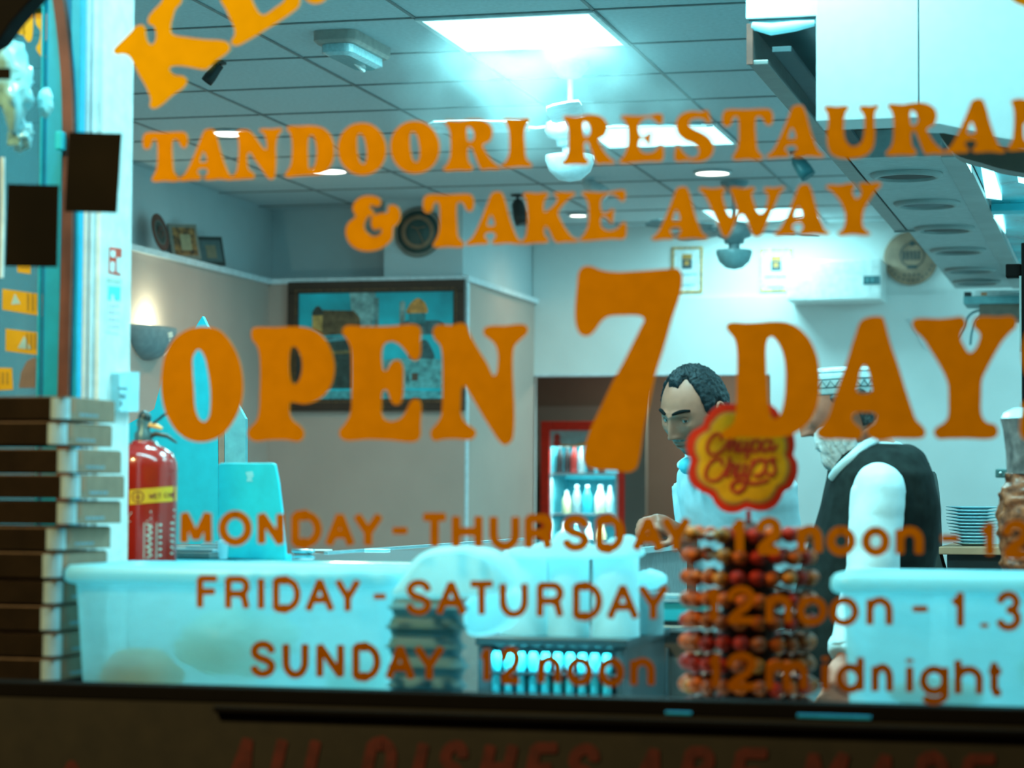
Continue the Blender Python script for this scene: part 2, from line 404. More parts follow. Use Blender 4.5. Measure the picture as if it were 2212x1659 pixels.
# big white duct box hanging nearer
yd2 = 1.9
t = thing('white_duct', 'big white boxed duct filling the upper right corner', 'duct', (-.6, yd2, 2.36))
P0, P1 = at(1763, 262, 1, yd2), at(1985, 268, 1, yd2)
MB().box((P0.x, yd2, P0.z), (P1.x-.0015, yd2+.15, ZC)).build('panel', m_ductw, t, .002)
e = [at(x, y, 1, yd2) for x, y in ((1985, 268), (2030, 268), (2110, 285), (2160, 298), (2212, 306), (2400, 330))]
MB().prism([[(e[0].x+.0015, ZC)]+[(p.x+(.0015 if i == 0 else 0), p.z) for i, p in enumerate(e)]+[(e[-1].x, ZC)]], lambda p: Vector((p[0], yd2, p[1])), (0, .15, 0)).build('panel', m_ductw, t, .002)
P = at(2030, 290, 1, 2.2)
MB().prism([[(p.x, p.y) for p in crom([(at(x, y, 1, 2.15).x, at(x, y, 1, 2.15).z) for x, y in ((2025, 262), (2060, 330), (2120, 352), (2180, 368), (2300, 372), (2300, 250))], 4)]],
           lambda p: Vector((p[0], 2.15, p[1])), (0, .1, 0)).build('hood_shade_sheet', mat('dark_hood_shade', (.05, .045, .035), .4), t)  # flat dark sheet painted as the shaded hood interior
# row-of-outlets air box behind
ya, yb3, xa, xb = 3.95, 9.05, -.876, -.572
t = thing('air_supply_box', 'long grey box with a row of round air outlets underneath', 'air duct', (xa, ya, zc))
mb = MB(); mb.box((xa, ya, zc+.004), (xb, yb3, zc+.098))
mb.build('casing', mat('grey_air_box_sheet', (.33, .40, .40), .5, var=.06, scale=30), t, .003)
MB().box((xb-.004, ya, zc-.002), (xb+.075, yb3, zc+.02)).build('side_rail', m_cano, t, .002)
m_dthroat = mat('teal_outlet_throat', (.03, .07, .08), .5)
m_hole = mat('dark_outlet_throat', (.012, .010, .008), .6)
for i, (ex, ey) in enumerate(((1958, 378), (2002, 440), (2040, 494), (2069, 541), (2095, 583), (2110, 609))):
    p = at(ex, ey, 2, zc); r = .112
    o = MB().lathe((p.x, p.y, zc), [(r+.012, .004), (r+.012, -.004), (r, -.012), (r-.012, -.012), (r-.012, .002)], 36, cap=False).build('outlet_ring', m_cano, t)
    MB().lathe((p.x, p.y, zc), [(.0, -.004), (r*.6, -.006), (r-.012, -.002)], 36, cap=False).build('damper', m_hole if i in (0, 2, 3) else m_dthroat, o)
# glowing cyan hood ceiling with lamps right of the air box
zq_ = 2.468
t = thing('hood_ceiling_panel', 'cyan-lit steel hood panel right of the air outlets', 'panel', (-.2, 6, zq_))
MB().box((xb+.08, ya, zq_), (.5, 9.0, zq_+.01)).build('sheet', mat('cyan_steel_sheet', (.02, .55, .66), .25, metal=.1, var=.3, scale=4, emis=(.0, .35, .45), es=.0), t)
qz = lambda x, y, z=zq_: at(x, y, 2, z)
yc1 = qz(2112, 440).y; MB().box((xb+.08, yc1, zq_-.03), (.5, yc1+.12, zq_-.001)).build('cross_bar', m_cyan, t)
m_tube = mat('lit_fluorescent_lamp', (1, 1, 1), .5, emis=TINT, es=2.6)
for q, lb in ((((2084, 346), (2096, 348), (2099, 374)), 'small lit lamp in the corner of the cyan hood panel'), (((2118, 355), (2142, 362), (2164, 432), (2130, 428)), 'tall lit lamp strip on the cyan hood panel'),
          (((2146, 470), (2166, 472), (2172, 505)), 'lit lamp strip beyond the cross bar of the hood panel'), (((2196, 372), (2230, 376), (2230, 402), (2200, 394)), 'lit lamp at the right edge of the hood panel')):
    o = MB().prism([[(qz(x, y, zq_-.02).x, qz(x, y, zq_-.02).y) for x, y in q]], lambda p: Vector((p[0], p[1], zq_-.02)), (0, 0, .018)).build('strip_lamp', m_tube)
    tag(o, lb, 'lamp', 'lamps on the hood panel')
area('hood_lamp_light', (-.05, 5.4, 2.40), (PI, 0, 0), .5, 1.6, 5, TINT)

# thin kitchen steam gathered under the nearest light panel
ms = bpy.data.materials.new('thin_steam'); ms.use_nodes = True; nt = ms.node_tree; nt.nodes.remove(nt.nodes['Principled BSDF'])
vs_ = nt.nodes.new('ShaderNodeVolumeScatter'); vs_.inputs['Color'].default_value = (.75, 1, 1, 1)
tc_ = nt.nodes.new('ShaderNodeTexCoord'); n_ = nt.nodes.new('ShaderNodeTexNoise'); n_.inputs['Scale'].default_value = 4.5; n_.inputs['Detail'].default_value = 3
mr_ = nt.nodes.new('ShaderNodeMapRange'); mr_.inputs['From Min'].default_value = .42; mr_.inputs['From Max'].default_value = .72; mr_.inputs['To Max'].default_value = 1.0
gr_ = nt.nodes.new('ShaderNodeTexGradient'); gr_.gradient_type = 'SPHERICAL'
mp_ = nt.nodes.new('ShaderNodeMapping'); mp_.inputs['Scale'].default_value = (1/.8, 1/1.0, 1/.42)
mu_ = nt.nodes.new('ShaderNodeMath'); mu_.operation = 'MULTIPLY'; mu2 = nt.nodes.new('ShaderNodeMath'); mu2.operation = 'MULTIPLY'; mu2.inputs[1].default_value = STEAM
nt.links.new(tc_.outputs['Object'], n_.inputs['Vector']); nt.links.new(tc_.outputs['Object'], mp_.inputs['Vector']); nt.links.new(mp_.outputs[0], gr_.inputs[0])
nt.links.new(n_.outputs['Fac'], mr_.inputs['Value']); nt.links.new(mr_.outputs[0], mu_.inputs[0]); nt.links.new(gr_.outputs['Fac'], mu_.inputs[1])
nt.links.new(mu_.outputs[0], mu2.inputs[0]); nt.links.new(mu2.outputs[0], vs_.inputs['Density']); nt.links.new(vs_.outputs[0], nt.nodes['Material Output'].inputs['Volume'])
o = MB().box((-.55, -.6, -.36), (.7, .95, .09)).build('steam_haze', ms); o.location = (-1.98, 4.42, 2.90)
tag(o, 'thin cyan-lit steam drifting under the nearest ceiling light panel', 'steam', kind='stuff')

# ------------------------------------------------------------------ painted lettering on the glass
def crop(pts, ox, oy, s): return [(ox+x/s, oy+y/s) for x, y in pts]
s3 = 2212/700.
GL = {}
GL['O1'] = [crop([(575,838),(640,850),(700,900),(738,980),(738,1060),(705,1135),(650,1180),(585,1197),(515,1185),(455,1140),(418,1070),(412,985),(440,910),(500,855)],600,0,s3),
            crop([(560,912),(585,935),(603,1000),(607,1075),(592,1118),(568,1112),(550,1060),(543,985),(546,930)],600,0,s3)]
GL['O2'] = [[((x-412/s3-600)*335/328+600+770/s3, (y-838/s3)*360/359+825/s3) for x, y in l] for l in GL['O1']]
GL['D'] = [crop([(60,882),(72,864),(150,860),(250,858),(320,880),(368,935),(387,1010),(380,1090),(350,1150),(300,1188),(220,1196),(130,1203),(65,1211),(48,1196),(68,1165),(90,1120),(98,1040),(95,950),(82,905)],600,0,s3),
           crop([(237,925),(255,960),(265,1040),(258,1105),(240,1148),(216,1150),(210,1100),(210,960),(220,928)],600,0,s3)]
GL['R'] = [crop([(1140,838),(1152,822),(1240,825),(1330,812),(1410,822),(1458,862),(1467,915),(1445,965),(1402,990),(1420,1035),(1462,1095),(1505,1132),(1522,1145),(1505,1157),(1440,1155),(1392,1160),(1368,1120),(1345,1060),(1320,1006),(1301,1012),(1298,1060),(1308,1110),(1335,1140),(1322,1162),(1230,1163),(1142,1167),(1128,1152),(1155,1122),(1175,1075),(1180,990),(1174,900),(1158,862)],600,0,s3),
           crop([(1297,868),(1322,880),(1340,918),(1330,958),(1302,965),(1292,920)],600,0,s3)]
GL['I'] = [crop([(1538,822),(1550,808),(1640,808),(1714,803),(1725,817),(1702,850),(1686,900),(1690,1000),(1700,1085),(1734,1120),(1733,1140),(1650,1140),(1540,1147),(1520,1136),(1550,1108),(1575,1060),(1580,980),(1574,885),(1558,845)],600,0,s3)]
GL['T'] = [crop([(984,920),(1008,905),(1120,905),(1210,900),(1262,904),(1280,930),(1280,985),(1265,1011),(1240,1005),(1222,970),(1200,950),(1182,960),(1177,1000),(1181,1100),(1190,1175),(1214,1205),(1224,1226),(1205,1239),(1120,1236),(1052,1241),(1035,1225),(1052,1193),(1071,1145),(1076,1050),(1072,970),(1058,950),(1042,962),(1030,1000),(1010,1020),(985,1013),(975,975)],0,0,s3)]
GL['A'] = [crop([(1222,1222),(1258,1192),(1290,1140),(1330,1050),(1370,950),(1396,892),(1430,880),(1460,886),(1482,935),(1510,1040),(1540,1130),(1570,1192),(1602,1214),(1592,1228),(1500,1223),(1402,1226),(1396,1207),(1420,1180),(1411,1155),(1385,1150),(1355,1160),(1350,1180),(1371,1202),(1370,1224),(1300,1230),(1235,1236)],0,0,s3),
           crop([(1390,1033),(1405,1060),(1413,1100),(1390,1108),(1367,1105),(1376,1062)],0,0,s3)]
GL['N'] = [crop([(1610,908),(1624,891),(1690,886),(1722,910),(1760,960),(1800,1012),(1820,1020),(1818,960),(1800,912),(1768,892),(1785,879),(1860,880),(1920,875),(1926,890),(1902,920),(1887,980),(1886,1100),(1881,1180),(1870,1216),(1850,1226),(1830,1215),(1790,1160),(1740,1090),(1706,1042),(1692,1052),(1690,1110),(1700,1158),(1735,1187),(1734,1217),(1680,1221),(1600,1224),(1590,1207),(1615,1168),(1626,1100),(1630,1000),(1624,940)],0,0,s3)]
GL['E'] = [crop([(600,798),(620,788),(720,791),(800,786),(870,775),(890,787),(886,840),(873,856),(848,835),(805,805),(760,815),(732,845),(729,890),(742,925),(770,925),(800,902),(816,906),(811,950),(808,988),(795,1001),(772,965),(742,950),(729,980),(735,1022),(775,1046),(830,1035),(862,1003),(885,984),(895,1010),(896,1075),(880,1101),(800,1102),(700,1110),(602,1116),(590,1106),(622,1065),(645,1010),(651,930),(645,862),(625,822)],1150,0,s3)]
GL['S'] = [crop([(1196,752),(1209,790),(1221,832),(1200,846),(1170,817),(1120,808),(1076,825),(1073,850),(1110,880),(1170,908),(1221,950),(1239,1000),(1226,1058),(1182,1094),(1120,1106),(1050,1098),(992,1104),(972,1090),(974,1030),(985,993),(1006,1005),(1040,1050),(1090,1078),(1130,1060),(1136,1020),(1100,985),(1040,960),(995,920),(978,870),(990,810),(1032,771),(1090,758),(1150,763)],1150,0,s3)]
GL['U'] = [crop([(844,737),(858,722),(930,725),(1008,722),(1021,738),(996,770),(985,830),(985,920),(1001,970),(1040,1001),(1090,985),(1115,940),(1122,860),(1117,790),(1090,752),(1085,730),(1110,720),(1170,722),(1218,714),(1224,728),(1201,760),(1192,820),(1195,920),(1180,1010),(1130,1062),(1050,1081),(960,1080),(896,1052),(870,990),(867,900),(874,820),(863,768)],1512,0,s3)]
GL['K'] = [crop([(410,68),(428,50),(500,55),(575,51),(584,68),(560,100),(551,150),(558,184),(592,163),(640,112),(642,82),(615,62),(640,48),(700,48),(762,50),(767,62),(722,95),(672,150),(650,190),(670,240),(710,310),(750,355),(792,372),(782,386),(700,388),(640,393),(618,372),(590,312),(567,280),(555,300),(560,342),(587,372),(575,391),(500,395),(405,403),(395,390),(424,358),(436,300),(441,220),(436,130),(428,92)],1000,400,s3)]
GL['W'] = [crop([(1134,1293),(1148,1278),(1230,1286),(1308,1279),(1319,1294),(1301,1325),(1310,1380),(1330,1440),(1352,1474),(1378,1468),(1396,1430),(1376,1370),(1357,1315),(1344,1292),(1362,1277),(1440,1285),(1512,1277),(1521,1294),(1500,1322),(1514,1380),(1538,1440),(1560,1457),(1586,1430),(1602,1380),(1606,1330),(1580,1303),(1588,1280),(1650,1281),(1714,1272),(1723,1285),(1690,1320),(1664,1380),(1630,1460),(1592,1550),(1562,1602),(1531,1621),(1505,1602),(1480,1550),(1458,1500),(1432,1467),(1402,1490),(1376,1540),(1346,1602),(1320,1623),(1295,1602),(1270,1540),(1230,1450),(1190,1360),(1160,1317)],1150,0,s3)]
GL['Y'] = [crop([(858,1280),(873,1261),(950,1262),(1040,1250),(1061,1266),(1043,1300),(1050,1335),(1071,1356),(1095,1335),(1102,1305),(1084,1272),(1092,1250),(1160,1250),(1228,1245),(1240,1262),(1202,1300),(1160,1360),(1122,1430),(1111,1500),(1117,1550),(1150,1580),(1166,1598),(1135,1609),(1040,1601),(950,1609),(938,1592),(975,1563),(990,1520),(990,1460),(970,1400),(930,1340),(888,1300)],1512,0,s3)]
s5 = 2212/400.
GL['&'] = [crop([(178,400),(186,345),(235,280),(320,240),(420,240),(490,266),(516,310),(500,352),(462,370),(420,350),(385,352),(380,372),(405,402),(430,430),(427,462),(520,445),(582,440),(603,418),(592,380),(622,351),(682,351),(732,400),(747,470),(735,540),(692,592),(662,612),(658,680),(642,760),(572,830),(480,880),(350,901),(240,880),(152,820),(102,730),(94,640),(128,560),(198,502),(215,480),(192,442)],730,380,s5),
           crop([(388,470),(402,482),(396,540),(402,600),(440,650),(490,628),(520,642),(520,672),(482,710),(420,721),(352,682),(315,620),(326,550),(358,492)],730,380,s5)]
# the two big rows
GL['bO'] = [crop([(620,85),(800,130),(950,300),(1040,500),(1082,760),(1060,1000),(960,1230),(820,1390),(620,1465),(430,1440),(270,1320),(150,1100),(100,850),(105,650),(150,420),(250,240),(420,120)],330,690,s5),
            crop([(545,358),(610,430),(655,600),(685,800),(690,1000),(670,1165),(620,1222),(560,1190),(510,1060),(495,850),(480,620),(482,450)],330,690,s5)]
GL['bP'] = [crop([(1178,165),(1195,110),(1245,92),(1450,95),(1650,85),(1850,100),(2000,170),(2110,320),(2170,520),(2160,700),(2090,860),(1960,970),(1820,1010),(1700,995),(1648,990),(1640,1130),(1680,1210),(1760,1270),(1810,1340),(1795,1425),(1735,1460),(1600,1440),(1400,1440),(1225,1457),(1155,1415),(1138,1345),(1175,1282),(1240,1210),(1270,1100),(1280,900),(1285,600),(1275,420),(1248,320),(1190,240)],330,690,s5),
            crop([(1650,352),(1690,320),(1740,370),(1780,480),(1780,620),(1740,740),(1692,775),(1650,725)],330,690,s5)]
sE = 2212/420.
GL['bE'] = [crop([(50,140),(90,75),(300,80),(600,75),(880,60),(940,105),(942,250),(935,415),(882,470),(820,430),(760,350),(690,280),(600,250),(532,280),(505,350),(505,500),(523,578),(550,585),(582,530),(632,470),(700,465),(740,530),(746,700),(735,900),(700,965),(642,970),(600,920),(570,832),(540,800),(507,830),(500,950),(500,1070),(540,1140),(620,1160),(720,1120),(790,1010),(832,930),(880,905),(935,930),(951,1030),(942,1200),(940,1330),(885,1390),(600,1375),(350,1365),(80,1376),(20,1325),(20,1260),(70,1200),(120,1120),(150,1020),(155,800),(155,500),(145,330),(110,240)],730,690,sE)]
GL['bN'] = [crop([(1080,130),(1118,70),(1200,60),(1300,65),(1400,40),(1462,65),(1502,160),(1600,340),(1700,500),(1740,590),(1770,642),(1800,620),(1816,540),(1820,400),(1790,290),(1720,220),(1662,172),(1658,112),(1718,75),(1900,70),(2100,55),(2160,90),(2150,160),(2080,230),(2020,290),(1995,380),(1995,700),(2010,1000),(2005,1250),(1980,1380),(1900,1430),(1840,1390),(1750,1260),(1650,1100),(1550,930),(1480,810),(1440,758),(1410,780),(1400,900),(1400,1060),(1440,1160),(1520,1220),(1571,1272),(1562,1332),(1500,1372),(1350,1360),(1200,1365),(1102,1382),(1055,1325),(1060,1260),(1120,1190),(1170,1110),(1185,1000),(1190,700),(1185,400),(1160,290),(1100,220)],730,690,sE)]
s7 = 1106/320.
GL['b7'] = [crop([(160,200),(175,92),(210,55),(260,50),(340,80),(450,95),(650,85),(850,70),(912,70),(945,112),(945,200),(925,290),(870,450),(805,680),(745,870),(705,1060),(662,1260),(628,1480),(602,1560),(550,1590),(450,1580),(262,1560),(215,1512),(215,1420),(260,1270),(335,1110),(440,890),(500,780),(570,640),(640,500),(662,450),(632,425),(500,420),(390,430),(340,470),(290,540),(240,575),(185,560),(155,500),(145,400)],1200,560,s7)]
sD = 1945/340.
GL['bD'] = [crop([(42,150),(88,95),(300,95),(450,90),(620,75),(800,90),(950,160),(1080,300),(1170,490),(1205,700),(1205,950),(1170,1140),(1080,1320),(960,1430),(800,1500),(500,1518),(200,1515),(40,1530),(-10,1480),(30,1420),(110,1370),(155,1290),(172,1100),(178,800),(182,600),(170,400),(140,290),(80,220)],1560,680,sD),
            crop([(610,275),(680,340),(740,460),(775,640),(780,850),(765,1050),(720,1220),(660,1292),(600,1255),(575,1150),(565,1000),(555,800),(548,600),(550,400),(570,305)],1560,680,sD)]
sA = 2212/472.
GL['bA'] = [crop([(115,1220),(170,1160),(230,1080),(290,900),(350,720),(430,480),(500,260),(552,120),(610,78),(720,60),(782,72),(812,150),(860,330),(940,560),(1010,790),(1080,1000),(1122,1110),(1190,1180),(1217,1240),(1190,1290),(1120,1302),(900,1300),(750,1320),(660,1290),(620,1230),(642,1180),(700,1140),(716,1080),(690,1040),(600,1035),(510,1040),(475,1072),(482,1120),(530,1170),(572,1210),(570,1270),(530,1312),(350,1307),(170,1302),(118,1262)],1740,670,sA),
            crop([(600,558),(630,600),(665,740),(668,825),(620,840),(550,840),(522,815),(540,720),(568,600)],1740,670,sA)]
GL['bY'] = [crop([(1078,142),(1098,95),(1160,80),(1350,85),(1480,75),(1580,65),(1622,110),(1622,160),(1580,220),(1573,290),(1600,350),(1660,432),(1710,400),(1752,320),(1767,250),(1742,210),(1700,160),(1712,90),(1772,62),(1950,65),(2090,60),(2132,100),(2132,170),(2080,222),(2000,310),(1920,440),(1840,590),(1790,700),(1780,850),(1785,1060),(1830,1130),(1920,1160),(1952,1222),(1932,1280),(1850,1307),(1650,1300),(1450,1302),(1342,1302),(1298,1242),(1320,1190),(1400,1140),(1440,1080),(1447,900),(1440,750),(1400,640),(1340,530),(1260,400),(1190,290),(1110,212)],1740,670,sA)]
GL['tK'] = [crop([(773,348),(790,320),(840,270),(890,220),(930,180),(970,170),(992,192),(996,240),(1012,290),(1035,305),(1060,280),(1065,220),(1050,180),(1014,160),(1014,120),(1060,60),(1100,20),(1120,-20),(1200,-30),(1242,-5),(1236,20),(1200,60),(1180,120),(1166,180),(1170,225),(1192,240),(1280,255),(1400,270),(1500,275),(1552,290),(1572,330),(1542,370),(1470,420),(1410,475),(1380,475),(1300,460),(1230,450),(1180,452),(1158,468),(1166,492),(1200,515),(1250,520),(1277,550),(1260,592),(1180,650),(1100,720),(1050,742),(1023,725),(1030,680),(1000,600),(950,510),(910,430),(880,385),(840,370),(793,374)],0,0,s3)]
GL['tE'] = [crop([(1505,-10),(1540,60),(1572,130),(1600,190),(1602,240),(1578,280),(1590,307),(1622,312),(1700,272),(1800,212),(1900,150),(2000,82),(2036,50),(2050,10),(2035,-40),(1960,-30),(1935,12),(1880,52),(1802,102),(1770,88),(1740,40),(1700,-30),(1600,-50)],0,0,s3)]
GL['tB'] = [[(655,-14),(664,2),(676,8),(694,6),(706,-6),(700,-20),(670,-26)]]
GL['tS'] = [[(2178,-12),(2190,4),(2206,12),(2226,15),(2240,0),(2220,-20)]]

YP = -.0015
V_TOP = mat('yellow_orange_sign_paint', (.93, .46, .003), .85, spec=0, var=.03)  # tones step darker row by row: street lamp falloff put into the colours
V_MID = mat('orange_sign_paint', (.88, .34, .002), .85, spec=0, var=.04)
V_BIG = mat('orange_sign_paint_dimmed', (.80, .29, .002), .85, spec=0, var=.04)
V_LOW = mat('orange_hours_paint_dimmed', (.66, .21, .002), .85, spec=0, var=.05)
V_LOW2 = mat('orange_hours_paint_dimmer', (.52, .145, .001), .85, spec=0, var=.05)
V_LOW3 = mat('orange_hours_paint_dimmest', (.42, .11, .001), .85, spec=0, var=.05)
def win3(p): q = at(p[0], p[1], 1, YP); return q
def bbox(l):
    xs = [p[0] for p in l]; ys = [p[1] for p in l]; return min(xs), min(ys), max(xs), max(ys)
def serif(key, parent, m, fit=None):
    loops = GL[key]
    if fit:
        a, b, c, d = bbox(loops[0]); e, f, g, h = fit
        loops = [[(e+(x-a)/(c-a)*(g-e), f+(y-b)/(d-b)*(h-f)) for x, y in l] for l in loops]
    ls = [[(p.x, p.y) for p in crom(l, 4)] for l in loops]
    MB().prism(ls, win3, (0, -.0009, 0)).build('letter', m, parent)
def sign(name, label, px, py): 
    p = win3((px, py)); return thing(name, label, 'lettering', p, 'painted words on the shop window')
t = sign('window_lettering', 'curved row of big yellow-orange letters K E at the very top of the window', 500, 100)
for k in ('tK', 'tE', 'tB', 'tS'): serif(k, t, V_TOP)
t = sign('window_lettering', 'orange serif words TANDOORI RESTAURANT on the window', 1200, 320)
for k, fit in (('T', None), ('A', None), ('N', None), ('D', None), ('O1', None), ('O2', None), ('R', None), ('I', None),
               ('R', (1212, 247, 1329, 357)), ('E', None), ('S', None), ('T', (1560, 235, 1669, 346)), ('A', (1655, 227, 1781, 342)), ('U', None),
               ('R', (1913, 221, 2042, 336)), ('A', (2040, 213, 2172, 332)), ('N', (2176, 210, 2296, 326))): serif(k, t, V_MID, fit)
t = sign('window_lettering', 'orange serif words & TAKE AWAY on the window', 1300, 460)
for k, fit in (('&', None), ('T', (914, 419, 1023, 535)), ('A', (1006, 414, 1130, 530)), ('K', None), ('E', (1252, 410, 1353, 521)),
               ('A', (1407, 403, 1529, 519)), ('W', None), ('A', (1671, 397, 1793, 510)), ('Y', None)): serif(k, t, V_MID, fit)
t = sign('window_lettering', 'biggest orange words OPEN 7 DAYS across the middle of the window', 1250, 820)
for k in ('bO', 'bP', 'bE', 'bN', 'b7', 'bD', 'bA', 'bY'): serif(k, t, V_BIG)
serif('S', t, V_BIG, (2204, 682, 2340, 952))

# plain sans letters drawn as brush strokes in a unit box
def arc_(cx, cy, rx, ry, a0, a1, n=14):
    return [(cx+rx*math.cos(math.radians(a0+(a1-a0)*i/n)), cy+ry*math.sin(math.radians(a0+(a1-a0)*i/n))) for i in range(n+1)]
O_ = arc_(.5, .5, .5, .5, 90, 450, 28)
o_ = arc_(.5, .36, .5, .36, 90, 450, 26)
SANS = {
 'M': [[(.02,0),(.04,1)], [(.04,1),(.5,.12)], [(.5,.12),(.96,1)], [(.96,1),(.98,0)]],
 'O': [O_], 'N': [[(0,0),(0,1)], [(0,1),(1,0)], [(1,0),(1,1)]],
 'D': [[(0,0),(0,1)], [(0,1),(.45,1)]+arc_(.45,.5,.55,.5,90,-90)+[(.45,0),(0,0)]],
 'A': [[(0,0),(.5,1)], [(.5,1),(1,0)], [(.2,.34),(.8,.34)]],
 'Y': [[(0,1),(.5,.42)], [(1,1),(.5,.42)], [(.5,.46),(.5,0)]],
 '-': [[(0,.5),(1,.5)]], 'T': [[(0,1),(1,1)], [(.5,1),(.5,0)]],
 'H': [[(0,0),(0,1)], [(1,0),(1,1)], [(0,.5),(1,.5)]],
 'U': [[(0,1),(0,.45)]+arc_(.5,.42,.5,.42,180,360)[1:]+[(1,1)]],
 'R': [[(0,0),(0,1)], [(0,1),(.55,1)]+arc_(.6,.74,.36,.26,90,-90)+[(.55,.48),(0,.48)], [(.6,.48),(.82,.38),(.88,.2),(.95,0)]],
 'S': [[(.95,.74)]+arc_(.5,.76,.44,.24,20,180,9)+[(.1,.66),(.3,.55),(.7,.46),(.93,.34)]+arc_(.5,.26,.46,.26,10,-175,12)],
 'F': [[(0,0),(0,1)], [(0,1),(1,1)], [(0,.54),(.88,.54)]], 'I': [[(.5,0),(.5,1)]],
 'L': [[(0,1),(0,0)], [(0,0),(1,0)]], 'E': [[(0,0),(0,1)], [(0,1),(1,1)], [(0,.52),(.9,.52)], [(0,0),(1,0)]],
 '1': [[(.75,0),(.75,1)], [(.78,.98),(.6,.82),(.1,.72)]],
 '2': [[(.02,.68)]+arc_(.5,.73,.45,.27,175,-20,12)+[(.75,.44),(.3,.22),(.04,.02)], [(0,0),(1,0)]],
 '3': [[(.05,.78)]+arc_(.5,.76,.42,.24,150,-80,10)+[(.45,.53)], [(.45,.53)]+arc_(.5,.26,.47,.27,85,-165,12)],
 '0': [O_], '.': [[(.5,0),(.5,.06)]],
 'n': [[(0,0),(0,.74)], [(0,.42)]+arc_(.5,.42,.5,.32,165,0,9)+[(1,0)]],
 'o': [o_], 'm': [[(0,0),(0,.74)], [(0,.5)]+arc_(.25,.5,.25,.24,160,0,7)+[(.5,0)], [(.5,.5)]+arc_(.75,.5,.25,.24,160,0,7)+[(1,0)]],
 'i': [[(.5,0),(.5,.74)], [(.5,.94),(.5,1.0)]], 'd': [o_, [(1,0),(1,1)]], 'h': [[(0,0),(0,1)], [(0,.42)]+arc_(.5,.42,.5,.32,165,0,9)+[(1,0)]],
 'g': [o_, [(1,.74),(1,-.05)]+arc_(.5,-.1,.5,.2,0,-150,9)], 't': [[(.4,.95),(.4,.15),(.6,.02),(.95,.03)], [(0,.70),(.95,.70)]],
 'p': [o_, [(0,.74),(0,-.3)]]}
def stroke_mesh(mb, pts, w, fn, d, mi=0):
    n = len(pts); rb = ribbon(pts, w)
    Lq = rb[1:n+1]; Rq = rb[n+2+1:n+2+1+n][::-1]
    Lq = [rb[0]]+Lq+[rb[n+1]]; Rq = [rb[-1]]+Rq+[rb[n+2]]
    d = Vector(d); A0 = [fn(p) for p in Lq]; B0 = [fn(p) for p in Rq]; k = len(Lq)
    vs = A0+B0+[p+d for p in A0]+[p+d for p in B0]; fs = []
    for i in range(k-1):
        fs += [(i, i+1, k+i+1, k+i), (2*k+i, 3*k+i, 3*k+i+1, 2*k+i+1), (i, 2*k+i, 2*k+i+1, i+1), (k+i, k+i+1, 3*k+i+1, 3*k+i)]
    fs += [(0, k, 3*k, 2*k), (k-1, 3*k-1, 4*k-1, 2*k-1)]
    mb.add(vs, fs, mi)
def sans(ch, x0, x1, yt, yb, w, parent, m, fn=win3, d=(0, -.0009, 0), slant=0, name='letter', full=None):
    """x0..x1 outer left/right, yt..yb cap height and base line"""
    mb = MB(); h = w/2; H = (yb-yt)-2*h
    if full: H = full-2*h
    for si, st in enumerate(SANS[ch]):
        fq = (lambda p, si=si: fn(p)-Vector((0, .00016*si, 0)))
        P = [(x0+h+u*(x1-x0-2*h)+slant*v*H, yb-h-v*H) for u, v in st]
        if ch == '-': P = [(x0+2, P[0][1]), (x1-2, P[1][1])]
        stroke_mesh(mb, P, w*(.85 if ch == '-' else 1.15 if ch == '.' else 1), fq, d)
    return mb.build(name, m, parent)
def row(parent, m, w, letters, slope, y0, capfn, **k):
    for ch, x0, x1 in letters:
        yb = y0+slope*((x0+x1)/2-letters[0][1]); c = capfn((x0+x1)/2)
        sans(ch, x0, x1, yb-c, yb, w*c/78, parent, m, **k)
t = sign('window_lettering', 'orange opening-hours line MONDAY - THURSDAY 12 noon - 12 on the window', 1200, 1150)
row(t, V_LOW, 18, [('M',388,460),('O',472,545),('N',556,615),('D',629,696),('A',702,767),('Y',763,828),('-',848,880),('T',908,970),('H',976,1043),('U',1057,1123),('R',1133,1196),('S',1212,1275),('D',1286,1350),('A',1365,1435),('Y',1428,1493),
    ('1',1574,1612),('2',1632,1690),('n',1722,1777),('o',1785,1849),('o',1861,1923),('n',1934,1995),('-',2033,2071),('1',2113,2153),('2',2163,2228)], .0162, 1178, lambda x: 77+(x-400)*.0042)
t = sign('window_lettering', 'orange opening-hours line FRIDAY - SATURDAY 12 noon - 1.30 on the window', 1200, 1290)
row(t, V_LOW2, 15, [('F',425,474),('R',486,542),('I',556,572),('D',589,650),('A',659,723),('Y',723,780),('-',807,834),('S',875,934),('A',941,1008),('T',1011,1070),('U',1079,1141),('R',1159,1220),('D',1237,1302),('A',1310,1381),('Y',1378,1445),
    ('1',1520,1556),('2',1568,1634),('n',1654,1711),('o',1721,1787),('o',1791,1856),('n',1871,1929),('-',1971,2004),('1',2050,2088),('.',2117,2136),('3',2149,2208),('0',2222,2290)], .0262, 1317, lambda x: 75+(x-430)*.0068)
t = sign('window_lettering', 'dimmed orange opening-hours line SUNDAY 12 noon 12 midnight, lowest on the window', 1300, 1440)
row(t, V_LOW3, 15.5, [('S',539,597),('U',610,667),('N',683,744),('D',761,823),('A',832,897),('Y',894,961),('1',1034,1063),('2',1079,1127),('n',1161,1213),('o',1223,1281),('o',1292,1349),('n',1361,1415),
    ('1',1528,1558),('2',1567,1636),('m',1654,1745),('i',1772,1794),('d',1805,1867),('n',1882,1930),('i',1953,1977),('g',1986,2050),('h',2061,2124),('t',2130,2170)], .0268, 1463, lambda x: 80+(x-540)*.003)

